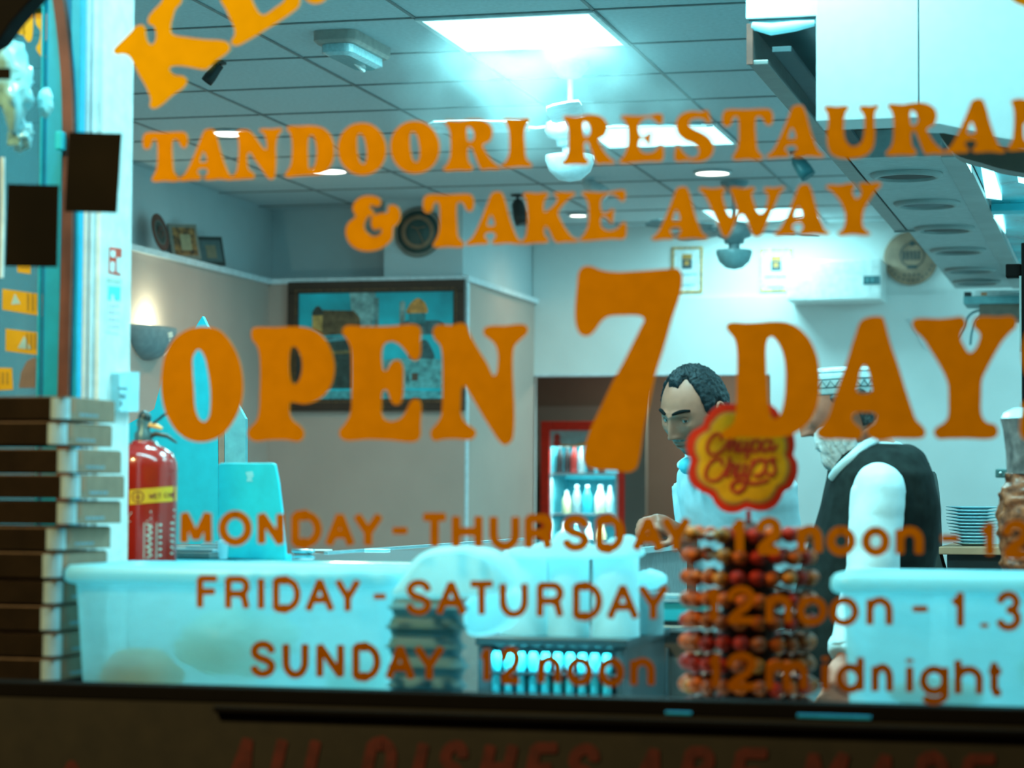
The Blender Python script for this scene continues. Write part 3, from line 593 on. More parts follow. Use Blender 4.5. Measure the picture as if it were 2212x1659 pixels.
# faded red words on the brown riser under the window
fr = lambda p: at(p[0], p[1], 1, -.021)
t = thing('riser_lettering', 'faded red slanted words ALL DISHES ARE MADE on the dark riser below the window', 'lettering', at(1200, 1640, 1, -.021))
for ch, x0, x1 in (('A',512,562),('L',600,650),('L',672,725),('D',795,868),('I',898,936),('S',955,1020),('H',1050,1122),('E',1148,1215),('S',1232,1305),('A',1382,1448),('R',1482,1552),('E',1592,1668),('M',1745,1840),('A',1880,1950),('D',1985,2060),('E',2085,2160)):
    yb = 1702+(x0-512)*.026
    sans(ch, x0-22, x1-22, yb-115, yb, 24, t, m_riser_red, fn=fr, d=(0, -.0009, 0), slant=.22)
t = thing('riser_lettering', 'small faded red stroke at the lower left of the riser', 'lettering', at(160, 1650, 1, -.021))
sans('A', 120, 190, 1640, 1700, 14, t, m_riser_red, fn=fr)

# yellow letters on the side door's glass, seen through the window
V_YEL = mat('bright_yellow_sign_paint', (.95, .44, .003), .55, var=.03)
dw = lambda p: at(p[0], p[1], 1, yd+.018)
t = thing('door_lettering', 'bright yellow reversed letters high on the left side glass', 'lettering', dw((70, 60)))
for pts in ([(23,61),(46,32),(52,46),(53,64),(52,76)], [(56,23),(62,0),(74,-6),(72,40),(68,86),(62,91),(51,76),(53,50)],
            [(81,-4),(76,33),(78,53),(87,66),(84,91),(78,104),(84,116),(94,126),(99,124),(97,109),(103,70),(108,40),(113,15),(106,-6)]):
    MB().prism([[(p.x, p.y) for p in crom(pts, 4)]], dw, (0, .001, 0)).build('letter', V_YEL, t)
MB().prism([[(91,14),(96,14),(95,34),(91,36)]], lambda p: dw(p)-Vector((0, .0015, 0)), (0, .001, 0)).build('letter_gap', m_cyan, t)

# ------------------------------------------------------------------ things on the window shelf
SZ = ZS-.045                      # top of the display shelf
# pizza boxes in a leaning stack
m_card = mat('brown_cardboard', (.30, .17, .11), .85, var=.08, scale=40)
m_cardshade = mat('shaded_cardboard', (.026, .014, .007), .9, spec=.1, var=.15, scale=20)  # shade of the street side put into the front panels' colour
m_flap = mat('white_card_edge', (.55, .66, .70), .6)
m_prb = mat('blue_print', (.22, .33, .38), .7); m_pro = mat('orange_print', (.42, .16, .08), .7)
m_hole2 = mat('dark_punched_hole', (.008, .006, .005), .8)
def pizza_box(label, x1, y0, z0, h, dpt, wd=.34):
    t = thing('pizza_box', label, 'box', (x1-wd/2, y0+dpt/2, z0), 'flat pizza boxes stacked at the left of the window')
    c = .026
    MB().box((x1-wd, y0+.001, z0+.002), (x1-c, y0+dpt, z0+h-.002), 0).build('front_panel', m_cardshade, t, .001)
    MB().box((x1-c-.001, y0+c, z0+.002), (x1, y0+dpt, z0+h-.002)).build('side_panel', m_card, t, .001)
    prof = [(x1-c+c*math.sin(a*PI/16), y0+c-c*math.cos(a*PI/16)) for a in range(9)]
    mb = MB().prism([[(x1-c, y0+c)]+prof], lambda p: Vector((p[0], p[1], z0+.003)), (0, 0, h-.006), smooth=False)
    mb.build('corner_flap', m_flap, t)
    MB().lathe((x1-.105, y0+.0012, z0+h*.62), [(.006, 0), (.006, .001)], 14, ax='y').build('finger_hole', m_hole2, t)
    mb = MB(); mb.box((x1+.0002, y0+c+.004, z0+h*.35), (x1+.0008, y0+c+.022, z0+h*.92), 1)
    for k in range(5): mb.box((x1+.0002, y0+c+.040+k*.017, z0+h*.22), (x1+.0008, y0+c+.052+k*.017, z0+h*.34), 0)
    mb.build('print', [m_prb, m_pro], t)
    MB().box((x1-wd+.002, y0+.004, z0+h-.002), (x1-.003, y0+dpt-.002, z0+h)).build('lid', m_card, t)
edges = [(855,907,136),(910,962,131),(968,1022,151),(1024,1078,161),(1081,1134,152),(1138,1190,130),(1193,1250,124),(1253,1306,125),(1309,1364,122),(1367,1420,126),(1423,1472,124)]
words = ['topmost flat pizza box of the stack at the left edge', 'pizza box second from the top of the stack, shifted left', 'pizza box third from the top of the stack', 'pizza box fourth from the top, sticking out right', 'pizza box fifth from the top beside the extinguisher', 'pizza box sixth from the top, shifted left', 'pizza box seventh from the top, just above the tub rim', 'pizza box eighth from the top, left of the white tub', 'pizza box ninth from the top, left of the white tub', 'second pizza box from the bottom of the stack', 'lowest pizza box on the window shelf']
yb0 = .075
for (ya_, yb_, xe), lb in zip(edges, words):
    z1 = at(100, ya_, 1, yb0).z; z0 = at(100, yb_, 1, yb0).z
    pizza_box(lb, at(xe, 1100, 1, yb0).x, yb0+random.uniform(-.004, .004), z0-.0008, z1-z0, .225)
zb = at(100, 1472, 1, yb0).z
if zb > SZ+.004:
    t = thing('cardboard_sheet', 'flat dark cardboard sheets under the pizza boxes', 'cardboard', (-2.0, .18, SZ))
    MB().box((-2.2, .08, SZ), (at(120, 1480, 1, .08).x, .29, zb-.003)).build('sheet', m_cardshade, t)

# translucent storage tubs
m_tub = glassy('milky_tub_plastic', (.72, .93, .97), .05, .25, milk=.66, milkcol=(.56, .92, .98))
m_lid = glassy('milky_lid_plastic', (1, 1, 1), .03, .3, milk=1.3, milkcol=(.5, .88, .95))
m_bag = glassy('crumpled_white_bag', (1, 1, 1), .08, .3, milk=1.3, milkcol=(.85, .88, .78), bump=.5)
m_bread = mat('beige_bread', (.72, .34, .12), .8, var=.15, scale=8)
def rrect(x0, x1, y0, y1, r, n=6):
    out = []
    for cx, cy, a0 in ((x1-r, y1-r, 0), (x0+r, y1-r, 90), (x0+r, y0+r, 180), (x1-r, y0+r, 270)):
        out += [(cx+r*math.cos(math.radians(a0+90*k/n)), cy+r*math.sin(math.radians(a0+90*k/n))) for k in range(n+1)]
    return out
def loftrings(mb, rings, mi=0, capb=True, capt=False, smooth=True):
    n = len(rings[0]); vs = [p for r in rings for p in r]; fs = []
    for i in range(len(rings)-1):
        for k in range(n): fs.append((i*n+k, i*n+(k+1) % n, (i+1)*n+(k+1) % n, (i+1)*n+k))
    mb.add(vs, fs, mi, smooth)
    if capb: mb.add(rings[0], [tuple(range(n))], mi)
    if capt: mb.add(rings[-1], [tuple(range(n))], mi)
    return mb
def tub(label, x0, x1, y0, y1, z1, seed):
    t = thing('storage_tub', label, 'tub', ((x0+x1)/2, (y0+y1)/2, SZ), 'milky plastic storage tubs in the window')
    R = lambda i, z: [Vector((x, y, z)) for x, y in rrect(x0+i, x1-i, y0+i, y1-i, .035)]
    mb = MB(); loftrings(mb, [R(.03, SZ+.002), R(.024, SZ+.012), R(.012, z1-.03), R(.010, z1-.006)]); mb.build('body', m_tub, t)
    z0 = z1-.030
    mb = MB(); loftrings(mb, [R(.008, z0-.004), R(-.002, z0), R(-.006, z0+.008), R(-.005, z1-.008), R(.002, z1), R(.022, z1+.001), R(.03, z1-.006)], capt=True, capb=False)
    mb.build('lid', m_lid, t)
    return t
tx0 = at(132, 1240, 1, .10).x; tz = at(500, 1226, 1, .10).z
tx1 = at(862, 1240, 1, .10).x
tub('long milky plastic tub with a lid standing in front of the extinguisher, bags inside', tx0, tx1, .10, .40, tz, 1)
t2x0 = at(1797, 1265, 1, .10).x
tub('milky plastic tub with a lid at the right edge below the two men', t2x0, .22, .10, .40, at(2000, 1243, 1, .10).z, 2)
def crumple(name, label, cat, c, r, sc, m, seed, group=None, nz=.35, floor=None):
    mb = MB(); n = 40; mb.ball((0, 0, 0), r, n, sc=sc)
    for i, v in enumerate(mb.v):
        d = v.normalized(); k = noise.noise(d*2.1+Vector((seed*3.3, 1, seed)))*nz+abs(noise.noise(d*5+Vector((seed, 5, 2))))*nz*.55
        mb.v[i] = Vector(c)+v*(1+k)
        if floor is not None and mb.v[i].z < floor: mb.v[i].z = floor+.0005
    o = mb.build(name, m); tag(o, label, cat, group); return o
G1 = 'wrapped bread bags inside the tubs'
crumple('bread_bag', 'crumpled clear bag of bread in the left tub, upper left piece', 'bag', (tx0+.30, .21, SZ+.105), .088, (1.25, .8, .62), m_bag, 3, G1, floor=SZ+.014)
crumple('bread_bag', 'pale bag at the right end inside the left tub', 'bag', (tx0+.52, .25, SZ+.06), .055, (1.0, 1.1, .8), m_bag, 4, G1, floor=SZ+.014)
crumple('bread_roll', 'orange-brown bread showing low in the left tub', 'bread', (tx0+.13, .17, SZ+.050), .05, (1.5, .8, .9), m_bread, 5, floor=SZ+.014, nz=.15)
crumple('bread_bag', 'crumpled pale bag inside the right tub', 'bag', (t2x0+.44, .25, SZ+.075), .07, (1.8, .9, .8), m_bag, 6, G1, floor=SZ+.014)
crumple('bread_roll', 'brownish flat bread showing low in the right tub', 'bread', (t2x0+.16, .22, SZ+.045), .05, (1.6, .9, .5), m_bread, 8, floor=SZ+.014, nz=.15)

# clamshell boxes in a stack
m_clam = glassy('grey_white_foam_box', (1, 1, 1), .02, .5, milk=1.3, milkcol=(.22, .50, .56))
def rbox_rings(cx, cy, w, d, zs, r=.02):
    return [[Vector((x, y, z)) for x, y in rrect(cx-w/2+i, cx+w/2-i, cy-d/2+i, cy+d/2-i, r)] for i, z in zs]
ccx0, ccx1 = at(832, 1380, 1, .06).x, at(1000, 1380, 1, .06).x
cw = ccx1-ccx0; ccx = (ccx0+ccx1)/2+.004
zt = at(900, 1292, 1, .06).z; nC = 6; ph = (zt-SZ)/nC
ordw = ['lowest', 'second lowest', 'third from the bottom', 'fourth from the bottom', 'fifth from the bottom', 'topmost']
for k in range(nC):
    z = SZ+k*ph; mb = MB(); j = random.uniform(-.004, .004)
    loftrings(mb, rbox_rings(ccx+j, .068, cw, .062, [(.009, z+.001), (.006, z+ph*.4), (.001, z+ph*.44), (0, z+ph*.5), (.001, z+ph*.56), (.005, z+ph*.62), (.009, z+ph-.0008)]), capt=True)
    o = mb.build('clamshell_box', m_clam); tag(o, 'closed grey-white takeaway clamshell in the stack by the tub, %s' % ordw[k], 'takeaway box', 'stack of closed takeaway clamshells')
# white foam heaps on top and beside
def lump(name, label, pts, y0, y1, m, cat='takeaway box', soft=.02):
    """rounded foam shape whose front outline is pts"""
    t = [(q.x, q.z) for q in [at(p[0], p[1], 1, y0) for p in pts]]
    t = [(p.x, p.y) for p in crom(t, 4)]
    cx = sum(p[0] for p in t)/len(t); cz = sum(p[1] for p in t)/len(t); rings = []
    for fr_, yy in ((.80, y0), (.93, y0+(y1-y0)*.08), (1, y0+(y1-y0)*.25), (1, y0+(y1-y0)*.75), (.93, y1-(y1-y0)*.08), (.8, y1)):
        rings.append([Vector((cx+(x-cx)*fr_, yy, cz+(z-cz)*fr_)) for x, z in t])
    mb = MB(); loftrings(mb, rings, capt=True); o = mb.build(name, m); tag(o, label, cat); return o
lump('foam_burger_box', 'big soft-edged white foam box on top of the clamshell stack', [(836,1285),(850,1262),(880,1215),(905,1195),(940,1183),(1000,1183),(1045,1192),(1068,1210),(1083,1238),(1088,1262),(1075,1280),(1040,1290),(990,1293),(900,1293)], .045, .16, m_foam)
lump('foam_burger_box', 'white foam box leaning behind the clamshell stack', [(1000,1300),(1085,1268),(1108,1290),(1100,1340),(1070,1366),(1025,1376),(1003,1370)], .17, .26, m_foam)
# dark glass display unit with small cyan pots on racks, foam cups on top
m_ddark = mat('dark_teal_case', (.02, .06, .075), .3, coat=.5)
ys = .60
a = at(1032, 1392, 1, ys); b = at(1352, 1400, 1, ys); zt2 = at(1200, 1378, 1, ys).z; xR = at(1348, 1400, 1, ys).x
t = thing('pot_display_case', 'dark glass-fronted case with two racks of small cyan pots', 'display case', ((a.x+xR)/2, ys+.2, 0))
zz = lambda y_: at(1200, y_, 1, ys).z
MB().box((a.x, ys+.02, .72), (xR, ys+.42, zz(1398))).build('cabinet', m_ddark, t, .003)
MB().box((a.x+.0, ys, .72), (at(1062, 1450, 1, ys).x, ys+.019, zz(1400))).box((at(1330, 1450, 1, ys).x, ys, .72), (xR, ys+.019, zz(1400))).build('door_frame', m_ddark, t, .002)
MB().box((a.x-.004, ys-.006, zz(1398)), (xR+.008, ys+.44, zt2)).build('top', m_ddark, t, .003)
m_pot = mat('cyan_lit_pot', (.04, .62, .74), .35, var=.3, scale=3)
for rw, (y1_, y2_) in enumerate(((1408, 1452), (1458, 1502))):
    za, zb_ = zz(y1_), zz(y2_)
    for k in range(10):
        X = at(1076+k*26.5, 1450, 1, ys).x; Y = ys+.008
        o = MB().lathe((X, ys-.012, zb_+.001), [(.0075, 0), (.0095, (za-zb_)*.2), (.0095, (za-zb_)*.72), (.007, (za-zb_)*.9), (.007, (za-zb_)-.002)], 12).build('pot', m_pot)
        tag(o, ('small cyan pot in the %s rack of the dark display case, ' % ('upper' if rw == 0 else 'lower'))+['first', 'second', 'third', 'fourth', 'fifth', 'sixth', 'seventh', 'eighth', 'ninth', 'tenth'][k]+' from the left', 'pot', 'small cyan pots in the dark case')
    MB().box((at(1064, 1450, 1, ys).x, ys-.026, zb_-.004), (at(1338, 1450, 1, ys).x, ys+.019, zb_)).build('rack_shelf', m_ddark, t)
ztop = zt2
area('case_lamp', ((a.x+xR)/2, ys-.03, zz(1400)), (math.radians(-12), 0, 0), .25, .02, 1.2, TINT)
def foam_tub(pc, wpx, ptop, label):
    yk = ys+.09; c = at(pc, 1300, 1, yk); r1 = (at(pc+wpx/2, 1300, 1, yk).x-at(pc-wpx/2, 1300, 1, yk).x)/2
    hh = at(pc, ptop, 1, yk).z-ztop
    mb = MB().lathe((c.x, yk, ztop+.0005), [(r1, 0), (r1, .008), (r1*.985, .011), (r1*.97, hh*.5), (r1*.975, hh*.51), (r1*.95, hh-.012), (r1*.90, hh-.003), (r1*.8, hh), (0, hh)], 32)
    o = mb.build('foam_tub', m_foam); tag(o, label, 'foam container', 'tall foam containers on the dark case')
foam_tub(1132, 100, 1190, 'tall white foam container standing left on the dark case')
foam_tub(1228, 90, 1168, 'tall white foam container in the middle of three on the case')
foam_tub(1330, 102, 1172, 'tall white foam container standing right of three on the case')
lump('foam_lid_pile', 'loose white foam lids heaped over the tall foam containers', [(1098,1188),(1140,1182),(1165,1172),(1185,1170),(1200,1152),(1222,1146),(1245,1158),(1262,1176),(1290,1182),(1318,1176),(1340,1158),(1362,1160),(1378,1180),(1384,1200),(1330,1206),(1180,1208),(1100,1204)], ys+.01, ys+.06, m_foam, 'lid')
# ribbed plastic cups
yk = ys+.16; c = at(1408, 1330, 1, yk)
mb = MB(); zb1, zb2 = ztop, at(1408, 1278, 1, yk).z; pr = []
for k in range(22):
    z = (zb2-zb1)*k/22; pr += [(.023, z), (.0245, z+(zb2-zb1)/44)]
mb.lathe((c.x, yk, zb1+.0005), pr, 24); o = mb.build('ribbed_cup_stack', mat('grey_clear_plastic_cups', (.22, .42, .46), .3)); tag(o, 'finely ribbed stack of clear plastic cups right of the foam cups', 'cups')
crumple('plastic_bag', 'scrunched white plastic bag on the ribbed cups', 'bag', (c.x-.002, yk, zb2+.024), .026, (1.15, .8, .7), m_foam, 9, nz=.2)
# steel worktop with drawer unit right of the case
ya_ = 1.10
t = thing('steel_drawer_unit', 'steel counter unit with bright edges behind the lollipops', 'counter', (at(1400, 1400, 1, ya_).x, ya_+.2, 0))
xa_, xb_ = at(1402, 1400, 1, ya_).x, at(1545, 1400, 1, ya_).x
zq = lambda y_: at(1440, y_, 1, ya_).z
mb = MB().box((xa_, ya_+.03, 0), (xb_, ya_+.5, zq(1300)))
mb.build('carcass', mat('grey_brown_cabinet', (.14, .13, .12), .5), t)
for k, (u, v) in enumerate(((1283, 1296), (1352, 1366))): MB().box((xa_, ya_, zq(v)), (xb_, ya_+.03, zq(u))).build('edge_rail', m_steel, t, .002)
MB().box((xa_, ya_+.012, zq(1342)), (xb_, ya_+.03, zq(1302))).build('drawer_front', m_cyan, t, .002)
MB().box((at(1436, 1440, 1, ya_).x, ya_+.01, .5), (at(1440, 1440, 1, ya_).x, ya_+.03, zq(1400))).build('upright', m_steel, t)

# lollipop display: printed card topper, centre post, rings, and the lollipops themselves
lc = at(1617, 1400, 1, .25); LX, LY = lc.x, .25
RL = (at(1765, 1350, 1, .25).x-at(1468, 1350, 1, .25).x)/2-.014
m_redp = mat('red_card_print', (.88, .022, .004), .5); m_yelp = mat('yellow_card_print', (.95, .46, .003), .5); m_beip = mat('beige_card_print', (.62, .30, .08), .5); m_redp2 = mat('red_script_print', (.55, .03, .008), .5)
t = thing('lollipop_stand', 'tall lollipop stand topped by a red and yellow flower-shaped sign with script writing', 'display stand', (LX, LY, SZ))
sc_ = 1787/280.
outer = crop([(800,82),(650,82),(535,130),(470,195),(400,280),(375,365),(290,415),(215,470),(160,560),(143,680),(175,790),(205,862),(180,950),(170,1050),(195,1150),(255,1225),(350,1290),(440,1330),(495,1375),(540,1460),(630,1545),(740,1582),(860,1570),(975,1520),(1090,1550),(1240,1552),(1370,1490),(1450,1380),(1490,1300),(1590,1240),(1650,1130),(1680,1000),(1668,880),(1618,780),(1640,680),(1635,560),(1600,440),(1530,330),(1440,260),(1400,170),(1300,90),(1180,60),(1050,90),(950,130),(880,95)], 1460, 860, sc_)
cxo, cyo = 1460+915/sc_, 860+815/sc_
yt_ = LY-.02
def fan(loop, k, dz, m, th=.0012, name='card'):
    L = [(cxo+(x-cxo)*k, cyo+(y-cyo)*k) for x, y in loop]
    L = [(p.x, p.y) for p in crom(L, 4)]
    return MB().prism([L], lambda p: at(p[0], p[1], 1, yt_-dz), (0, th, 0)).build(name, m, t)
fan(outer, 1.0, .000, m_redp, .004, 'topper_card')
fan(outer, .875, .0008, m_redp2, name='topper_shade'); fan(outer, .855, .0016, m_beip, name='topper_ring'); fan(outer, .80, .0024, m_yelp, name='topper_face')
script = [
 [(640,575),(615,510),(560,490),(490,540),(440,620),(430,700),(460,760),(530,778),(600,750),(660,690),(720,600),(770,480),(780,440)],
 [(775,440),(740,600),(735,735)], [(740,700),(775,620),(815,590),(830,620),(812,700),(835,735),(880,690)],
 [(905,585),(870,680),(885,735),(925,720),(970,640),(985,585)], [(985,585),(950,690),(965,735),(1000,715)],
 [(1060,580),(1020,700),(965,830)], [(1030,680),(1075,600),(1130,585),(1160,620),(1140,700),(1090,735),(1040,720)],
 [(1310,600),(1255,585),(1200,620),(1180,690),(1210,730),(1260,710),(1310,640),(1330,580)], [(1330,580),(1305,680),(1325,720),(1370,690),(1395,640)],
 [(640,925),(625,860),(575,835),(500,870),(435,950),(405,1040),(425,1110),(480,1140),(560,1135),(630,1080),(690,990),(735,880),(745,815)],
 [(745,815),(715,960),(705,1090)], [(710,1040),(745,950),(785,905),(808,930),(790,1020),(808,1085),(850,1050)],
 [(880,905),(845,1000),(850,1070),(890,1075),(940,1000),(965,905)], [(965,905),(930,1020),(945,1080),(990,1050)],
 [(1070,850),(1035,960),(985,1090),(960,1180),(915,1260),(850,1300),(790,1280),(765,1220),(800,1165),(880,1140),(980,1165),(1100,1175),(1275,1130)],
 [(1030,980),(1080,900),(1150,850),(1215,865),(1235,930),(1205,1020),(1140,1070),(1070,1060)],
 [(1210,880),(1290,860),(1360,830)], [(1355,825),(1345,900),(1372,980),(1350,1050),(1295,1065),(1250,1020)]]
mb = MB()
for si, st in enumerate(script):
    P = crop(st, 1460, 860, sc_); P = [(p.x, p.y) for p in crom(P, 4, False)]
    stroke_mesh(mb, P, 7.6, lambda p: at(p[0], p[1], 1, yt_-.0034-.00012*si), (0, .0008, 0))
mb.build('topper_script', m_redp2, t)
ztc = at(1610, 1108, 1, LY).z
MB().lathe((LX, LY, ztc-.035), [(.0045, 0), (.0045, .04)], 12).build('topper_stem', m_redp, t)
zL1 = at(1617, 1150, 1, LY).z
m_tier = mat('dark_red_tier_plastic', (.10, .014, .004), .5)
MB().lathe((LX, LY, SZ), [(.06, 0), (.06, .006), (.048, .012), (.045, zL1-SZ-.02), (.03, zL1-SZ), (.03, zL1-SZ+.006), (.012, zL1-SZ+.02)], 24).build('centre_post', m_tier, t)
nR = 9; pz = (zL1-.008-(SZ+.012))/(nR-1); nA = 22
for k in range(nR):
    z = SZ+.014+k*pz
    MB().lathe((LX, LY, z-.002), [(.02, 0), (RL-.018, 0), (RL-.018, .003), (.02, .003)], 36, cap=False).build('tier_disc', m_tier, t)
WR = [mat('orange_sweet_wrapper', (.55, .082, .002), .6, spec=.2, var=.4, scale=60, coat=.05), mat('red_sweet_wrapper', (.40, .013, .002), .6, spec=.2, var=.4, scale=60, coat=.05),
      mat('caramel_sweet_wrapper', (.33, .052, .003), .5, spec=.3, var=.5, scale=70, coat=.05), mat('cream_sweet_wrapper', (.55, .16, .012), .5, spec=.3, var=.5, scale=60, coat=.05)]
m_stick = mat('white_paper_stick', (.8, .8, .75), .6)
wnames = ['orange', 'red', 'caramel brown', 'cream and orange']
protos = []
for wi, m in enumerate(WR):
    mb = MB(); mb.ball((0, 0, 0), .0148, 18, sc=(1, 1, .92))
    mb.lathe((0, 0, 0), [(.0149, -.001), (.0153, 0), (.0149, .001)], 18, cap=False)
    mb.lathe((-.0135, 0, 0), [(.0045, 0), (.003, -.005), (.0075, -.010)], 9, ax='x', cap=False)
    o = mb.build('lollipop', m)
    st = MB().lathe((-.022, 0, 0), [(.0017, -.022), (.0017, 0)], 6, ax='x').build('stick', m_stick, o)
    protos.append([o, st, False])
lev = ['lowest', 'second', 'third', 'fourth', 'fifth', 'sixth', 'seventh', 'eighth', 'topmost']
nth = ['first', 'second', 'third', 'fourth', 'fifth', 'sixth', 'seventh', 'eighth', 'ninth', 'tenth', 'eleventh', 'twelfth', 'thirteenth', 'fourteenth']
for k in range(nR):
    z = SZ+.016+k*pz; spots = []
    for j in range(nA):
        if k >= 7 and j in (19, 20): continue
        spots.append(2*PI*(j+.15*(k % 2))/nA-PI/2+random.uniform(-.03, .03))
    for half in (0, 1):
        sel = sorted([a_ for a_ in spots if (math.sin(a_) < .05) == (half == 0)], key=lambda a_: math.cos(a_))
        for q_, a_ in enumerate(sel):
            wi = random.choices((0, 1, 2, 3), (5, 3, 4, 1) if k < 6 else (4, 6, 2, 2))[0]
            pr_ = protos[wi]; rr = RL+random.uniform(-.004, .003); zz_ = max(z+random.uniform(-.002, .002), SZ+.0145)
            if not pr_[2]: o = pr_[0]; pr_[2] = True
            else:
                o = pr_[0].copy(); COL.objects.link(o); c2 = pr_[1].copy(); COL.objects.link(c2); c2.parent = o
            o.location = (LX+rr*math.cos(a_), LY+rr*math.sin(a_), zz_); o.rotation_euler = (random.uniform(-.3, .3), 0, a_)
            tag(o, '%s lollipop, %s ring of the stand, %s from the left at the %s' % (wnames[wi], lev[k], nth[min(q_, 13)], 'front' if half == 0 else 'back'), 'lollipop', 'lollipops in the display stand')

# two dark cards stuck on the inside of the window
m_cardk = mat('black_card_back', (.012, .007, .003), .8, spec=.1, var=.3, scale=4)
for q, lb in ((((148, 285), (263, 288), (252, 460), (140, 457)), 'dark rectangular card on the glass beside the white pillar'), (((16, 397), (127, 400), (123, 577), (10, 575)), 'lower dark rectangular card on the glass at the left edge'), (((-60, 148), (22, 147), (22, 171), (-60, 171)), 'small dark strip at the left edge of the glass')):
    L = rrect(0, 1, 0, 1, .02, 2)
    o = MB().prism([list(q)], lambda p: at(p[0], p[1], 1, .009), (0, .002, 0)).build('display_card', m_cardk); tag(o, lb, 'card')

# flat cyan strips painted as reflections of the shop lights on the sill
for q, lb in (((1437, 1536, 1494, 1545), 'short painted cyan reflection on the dark sill outside'), ((1722, 1542, 1882, 1555), 'long painted cyan reflection on the dark sill outside at the right')):
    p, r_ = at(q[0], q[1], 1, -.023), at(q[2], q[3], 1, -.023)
    mb = MB().box((p.x, -.0235, r_.z), (r_.x, -.02, p.z)); o = mb.build('sill_reflection_strip', mat('cyan_sill_reflection', (.02, .45, .95), .4), bevel=.001); tag(o, lb, 'reflection', 'painted reflections on the sill')

# fire extinguisher
ye = .33
ye_ = .74
e0 = at(308, 1100, 1, ye_); EX = e0.x; er = (at(377, 1100, 1, ye_).x-at(239, 1100, 1, ye_).x)/2
ez = lambda y_: at(308, y_, 1, ye_).z
EZ = ez(1442)
m_red = mat('red_extinguisher_enamel', (.42, .012, .004), .22, coat=.6, var=.05)
m_lab = mat('yellow_label', (.88, .42, .01), .5); m_blk = mat('black_extinguisher_head', (.02, .03, .03), .35)
m_pt = mat('pale_print', (.55, .60, .52), .5)
t = thing('fire_extinguisher', 'red fire extinguisher with a yellow WET CHEMICAL band, behind the tub', 'fire extinguisher', (EX, ye_, EZ))
zt_ = ez(985)
body = MB().lathe((EX, ye_, EZ), [(er*.9, 0), (er, .01), (er, zt_-EZ-.028), (er*.97, zt_-EZ-.012), (er*.86, zt_-EZ+.006), (er*.62, zt_-EZ+.018), (er*.34, zt_-EZ+.026), (er*.32, zt_-EZ+.032)], 48).build('cylinder', m_red, t)
def wrap(px_, py_, off=.0006):
    u = (px_-308)/(377-239)*2; u = max(-.995, min(.995, u)); a_ = math.asin(u)
    a2 = a_-math.radians(14.4)*-1
    # angle measured from the direction facing the camera
    d = Vector((RT.x, RT.y, 0)).normalized(); f_ = Vector((-FW.x, -FW.y, 0)).normalized()
    q = d*math.sin(a_)+f_*math.cos(a_)
    return Vector((EX, ye_, ez(py_)))+q*(er+off)
def wband(x0, x1, y0, y1, m, name, off=.0006, n=14, tilt=0, parent=None):
    vs = []
    for k in range(n+1):
        x = x0+(x1-x0)*k/n; vs += [wrap(x, y0+tilt*k/n, off), wrap(x, y1+tilt*k/n, off)]
    return MB().add(vs, [(2*k, 2*k+1, 2*k+3, 2*k+2) for k in range(n)], 0, True).build(name, m, parent or body)
wband(292, 376.5, 1058, 1090, m_lab, 'label_band', tilt=-8)
m_lp = mat('red_label_print', (.30, .05, .01), .6)
mb = MB()
def wst(pts, w_, off=.0012):
    P = [(p[0], p[1]) for p in pts]; stroke_mesh(mb, P, w_, lambda p: wrap(p[0], p[1], off), (0, .0001, 0))
wst([(309+11*math.cos(a*.45), 1073+12*math.sin(a*.45)) for a in range(15)], 2.4); wst([(309, 1065), (309, 1082)], 3); wst([(303, 1074), (315, 1074)], 2.4)
for ch, x0, x1 in (('W',331,338),('E',340,345),('T',347,352),('C',358,363),('H',365,369),('E',371,374)):
    g = {'W': [[(0,1),(.25,0)],[(.25,0),(.5,.8)],[(.5,.8),(.75,0)],[(.75,0),(1,1)]], 'C': [arc_(.5,.5,.5,.5,50,310,8)]}.get(ch) or SANS[ch]
    for st in g: wst([(x0+u*(x1-x0), 1076-v*9-(x0-331)*.08) for u, v in st], 1.8)
mb.build('label_print', m_lp, body)
mb = MB()
for st in ([(290,1205),(290,1116),(296,1107),(376,1100)], [(290,1126),(330,1124)], [(322,1128),(322,1205)], [(345,1128),(345,1205)]): wst(st, 1.6)
for k in range(7): wst([(333, 1106+k*14-1), (374, 1103+k*14-2)], 4 if k == 0 else 2.8)
for k in range(6): wst([(326+(k % 2)*5, 1130+k*12), (336, 1138+k*12), (328, 1143+k*12)], 3)
for k in range(6): wst([(350, 1133+k*13), (372, 1129+k*13)], 5)
mb.build('label_print', m_pt, body)
MB().lathe((EX, ye_, zt_+.028), [(.019, 0), (.019, .018), (.013, .026), (.014, .045), (.012, .052)], 24).build('valve_head', mat('dull_teal_valve', (.09, .15, .15), .35, metal=.3), t)
zv = zt_+.075
MB().ball((EX+.002, ye_, zv+.004), .016, 14, sc=(.9, .8, 1)).build('valve_cap', m_blk, t)
E3 = lambda x, y: at(x, y, 1, ye_)
MB().tube([E3(313, 945), E3(338, 937), E3(362, 942), E3(382, 957)], [.006, .0055, .0045, .002], 8).build('lower_handle', m_blk, t)
MB().tube([E3(318, 925), E3(335, 912), E3(352, 898), E3(362, 892)], [.004, .003, .003, .002], 8).build('upper_handle', m_blk, t)
MB().tube([E3(296, 916), E3(312, 915), E3(333, 919), E3(350, 926)], [.003, .006, .008, .004], 8, flat=.5).build('safety_tag', mat('orange_safety_tag', (.85, .33, .07), .5), t)
MB().tube([E3(310, 952), E3(290, 958), E3(265, 962), E3(248, 975), E3(236, 996), E3(233, 1018)], [.006]*6, 10).build('hose', mat('cyan_grey_hose', (.05, .25, .29), .3), t)
MB().tube([E3(335, 955), E3(342, 968)], .0045, 8).build('pressure_gauge', m_steel, t)
o = MB().box((EX-er-.02, ye_+.02, EZ), (EX-er+.01, ye_+.03, ez(1130))).build('wall_bracket', m_black); o.parent = t; o.matrix_parent_inverse = Matrix.Translation(-t.location)

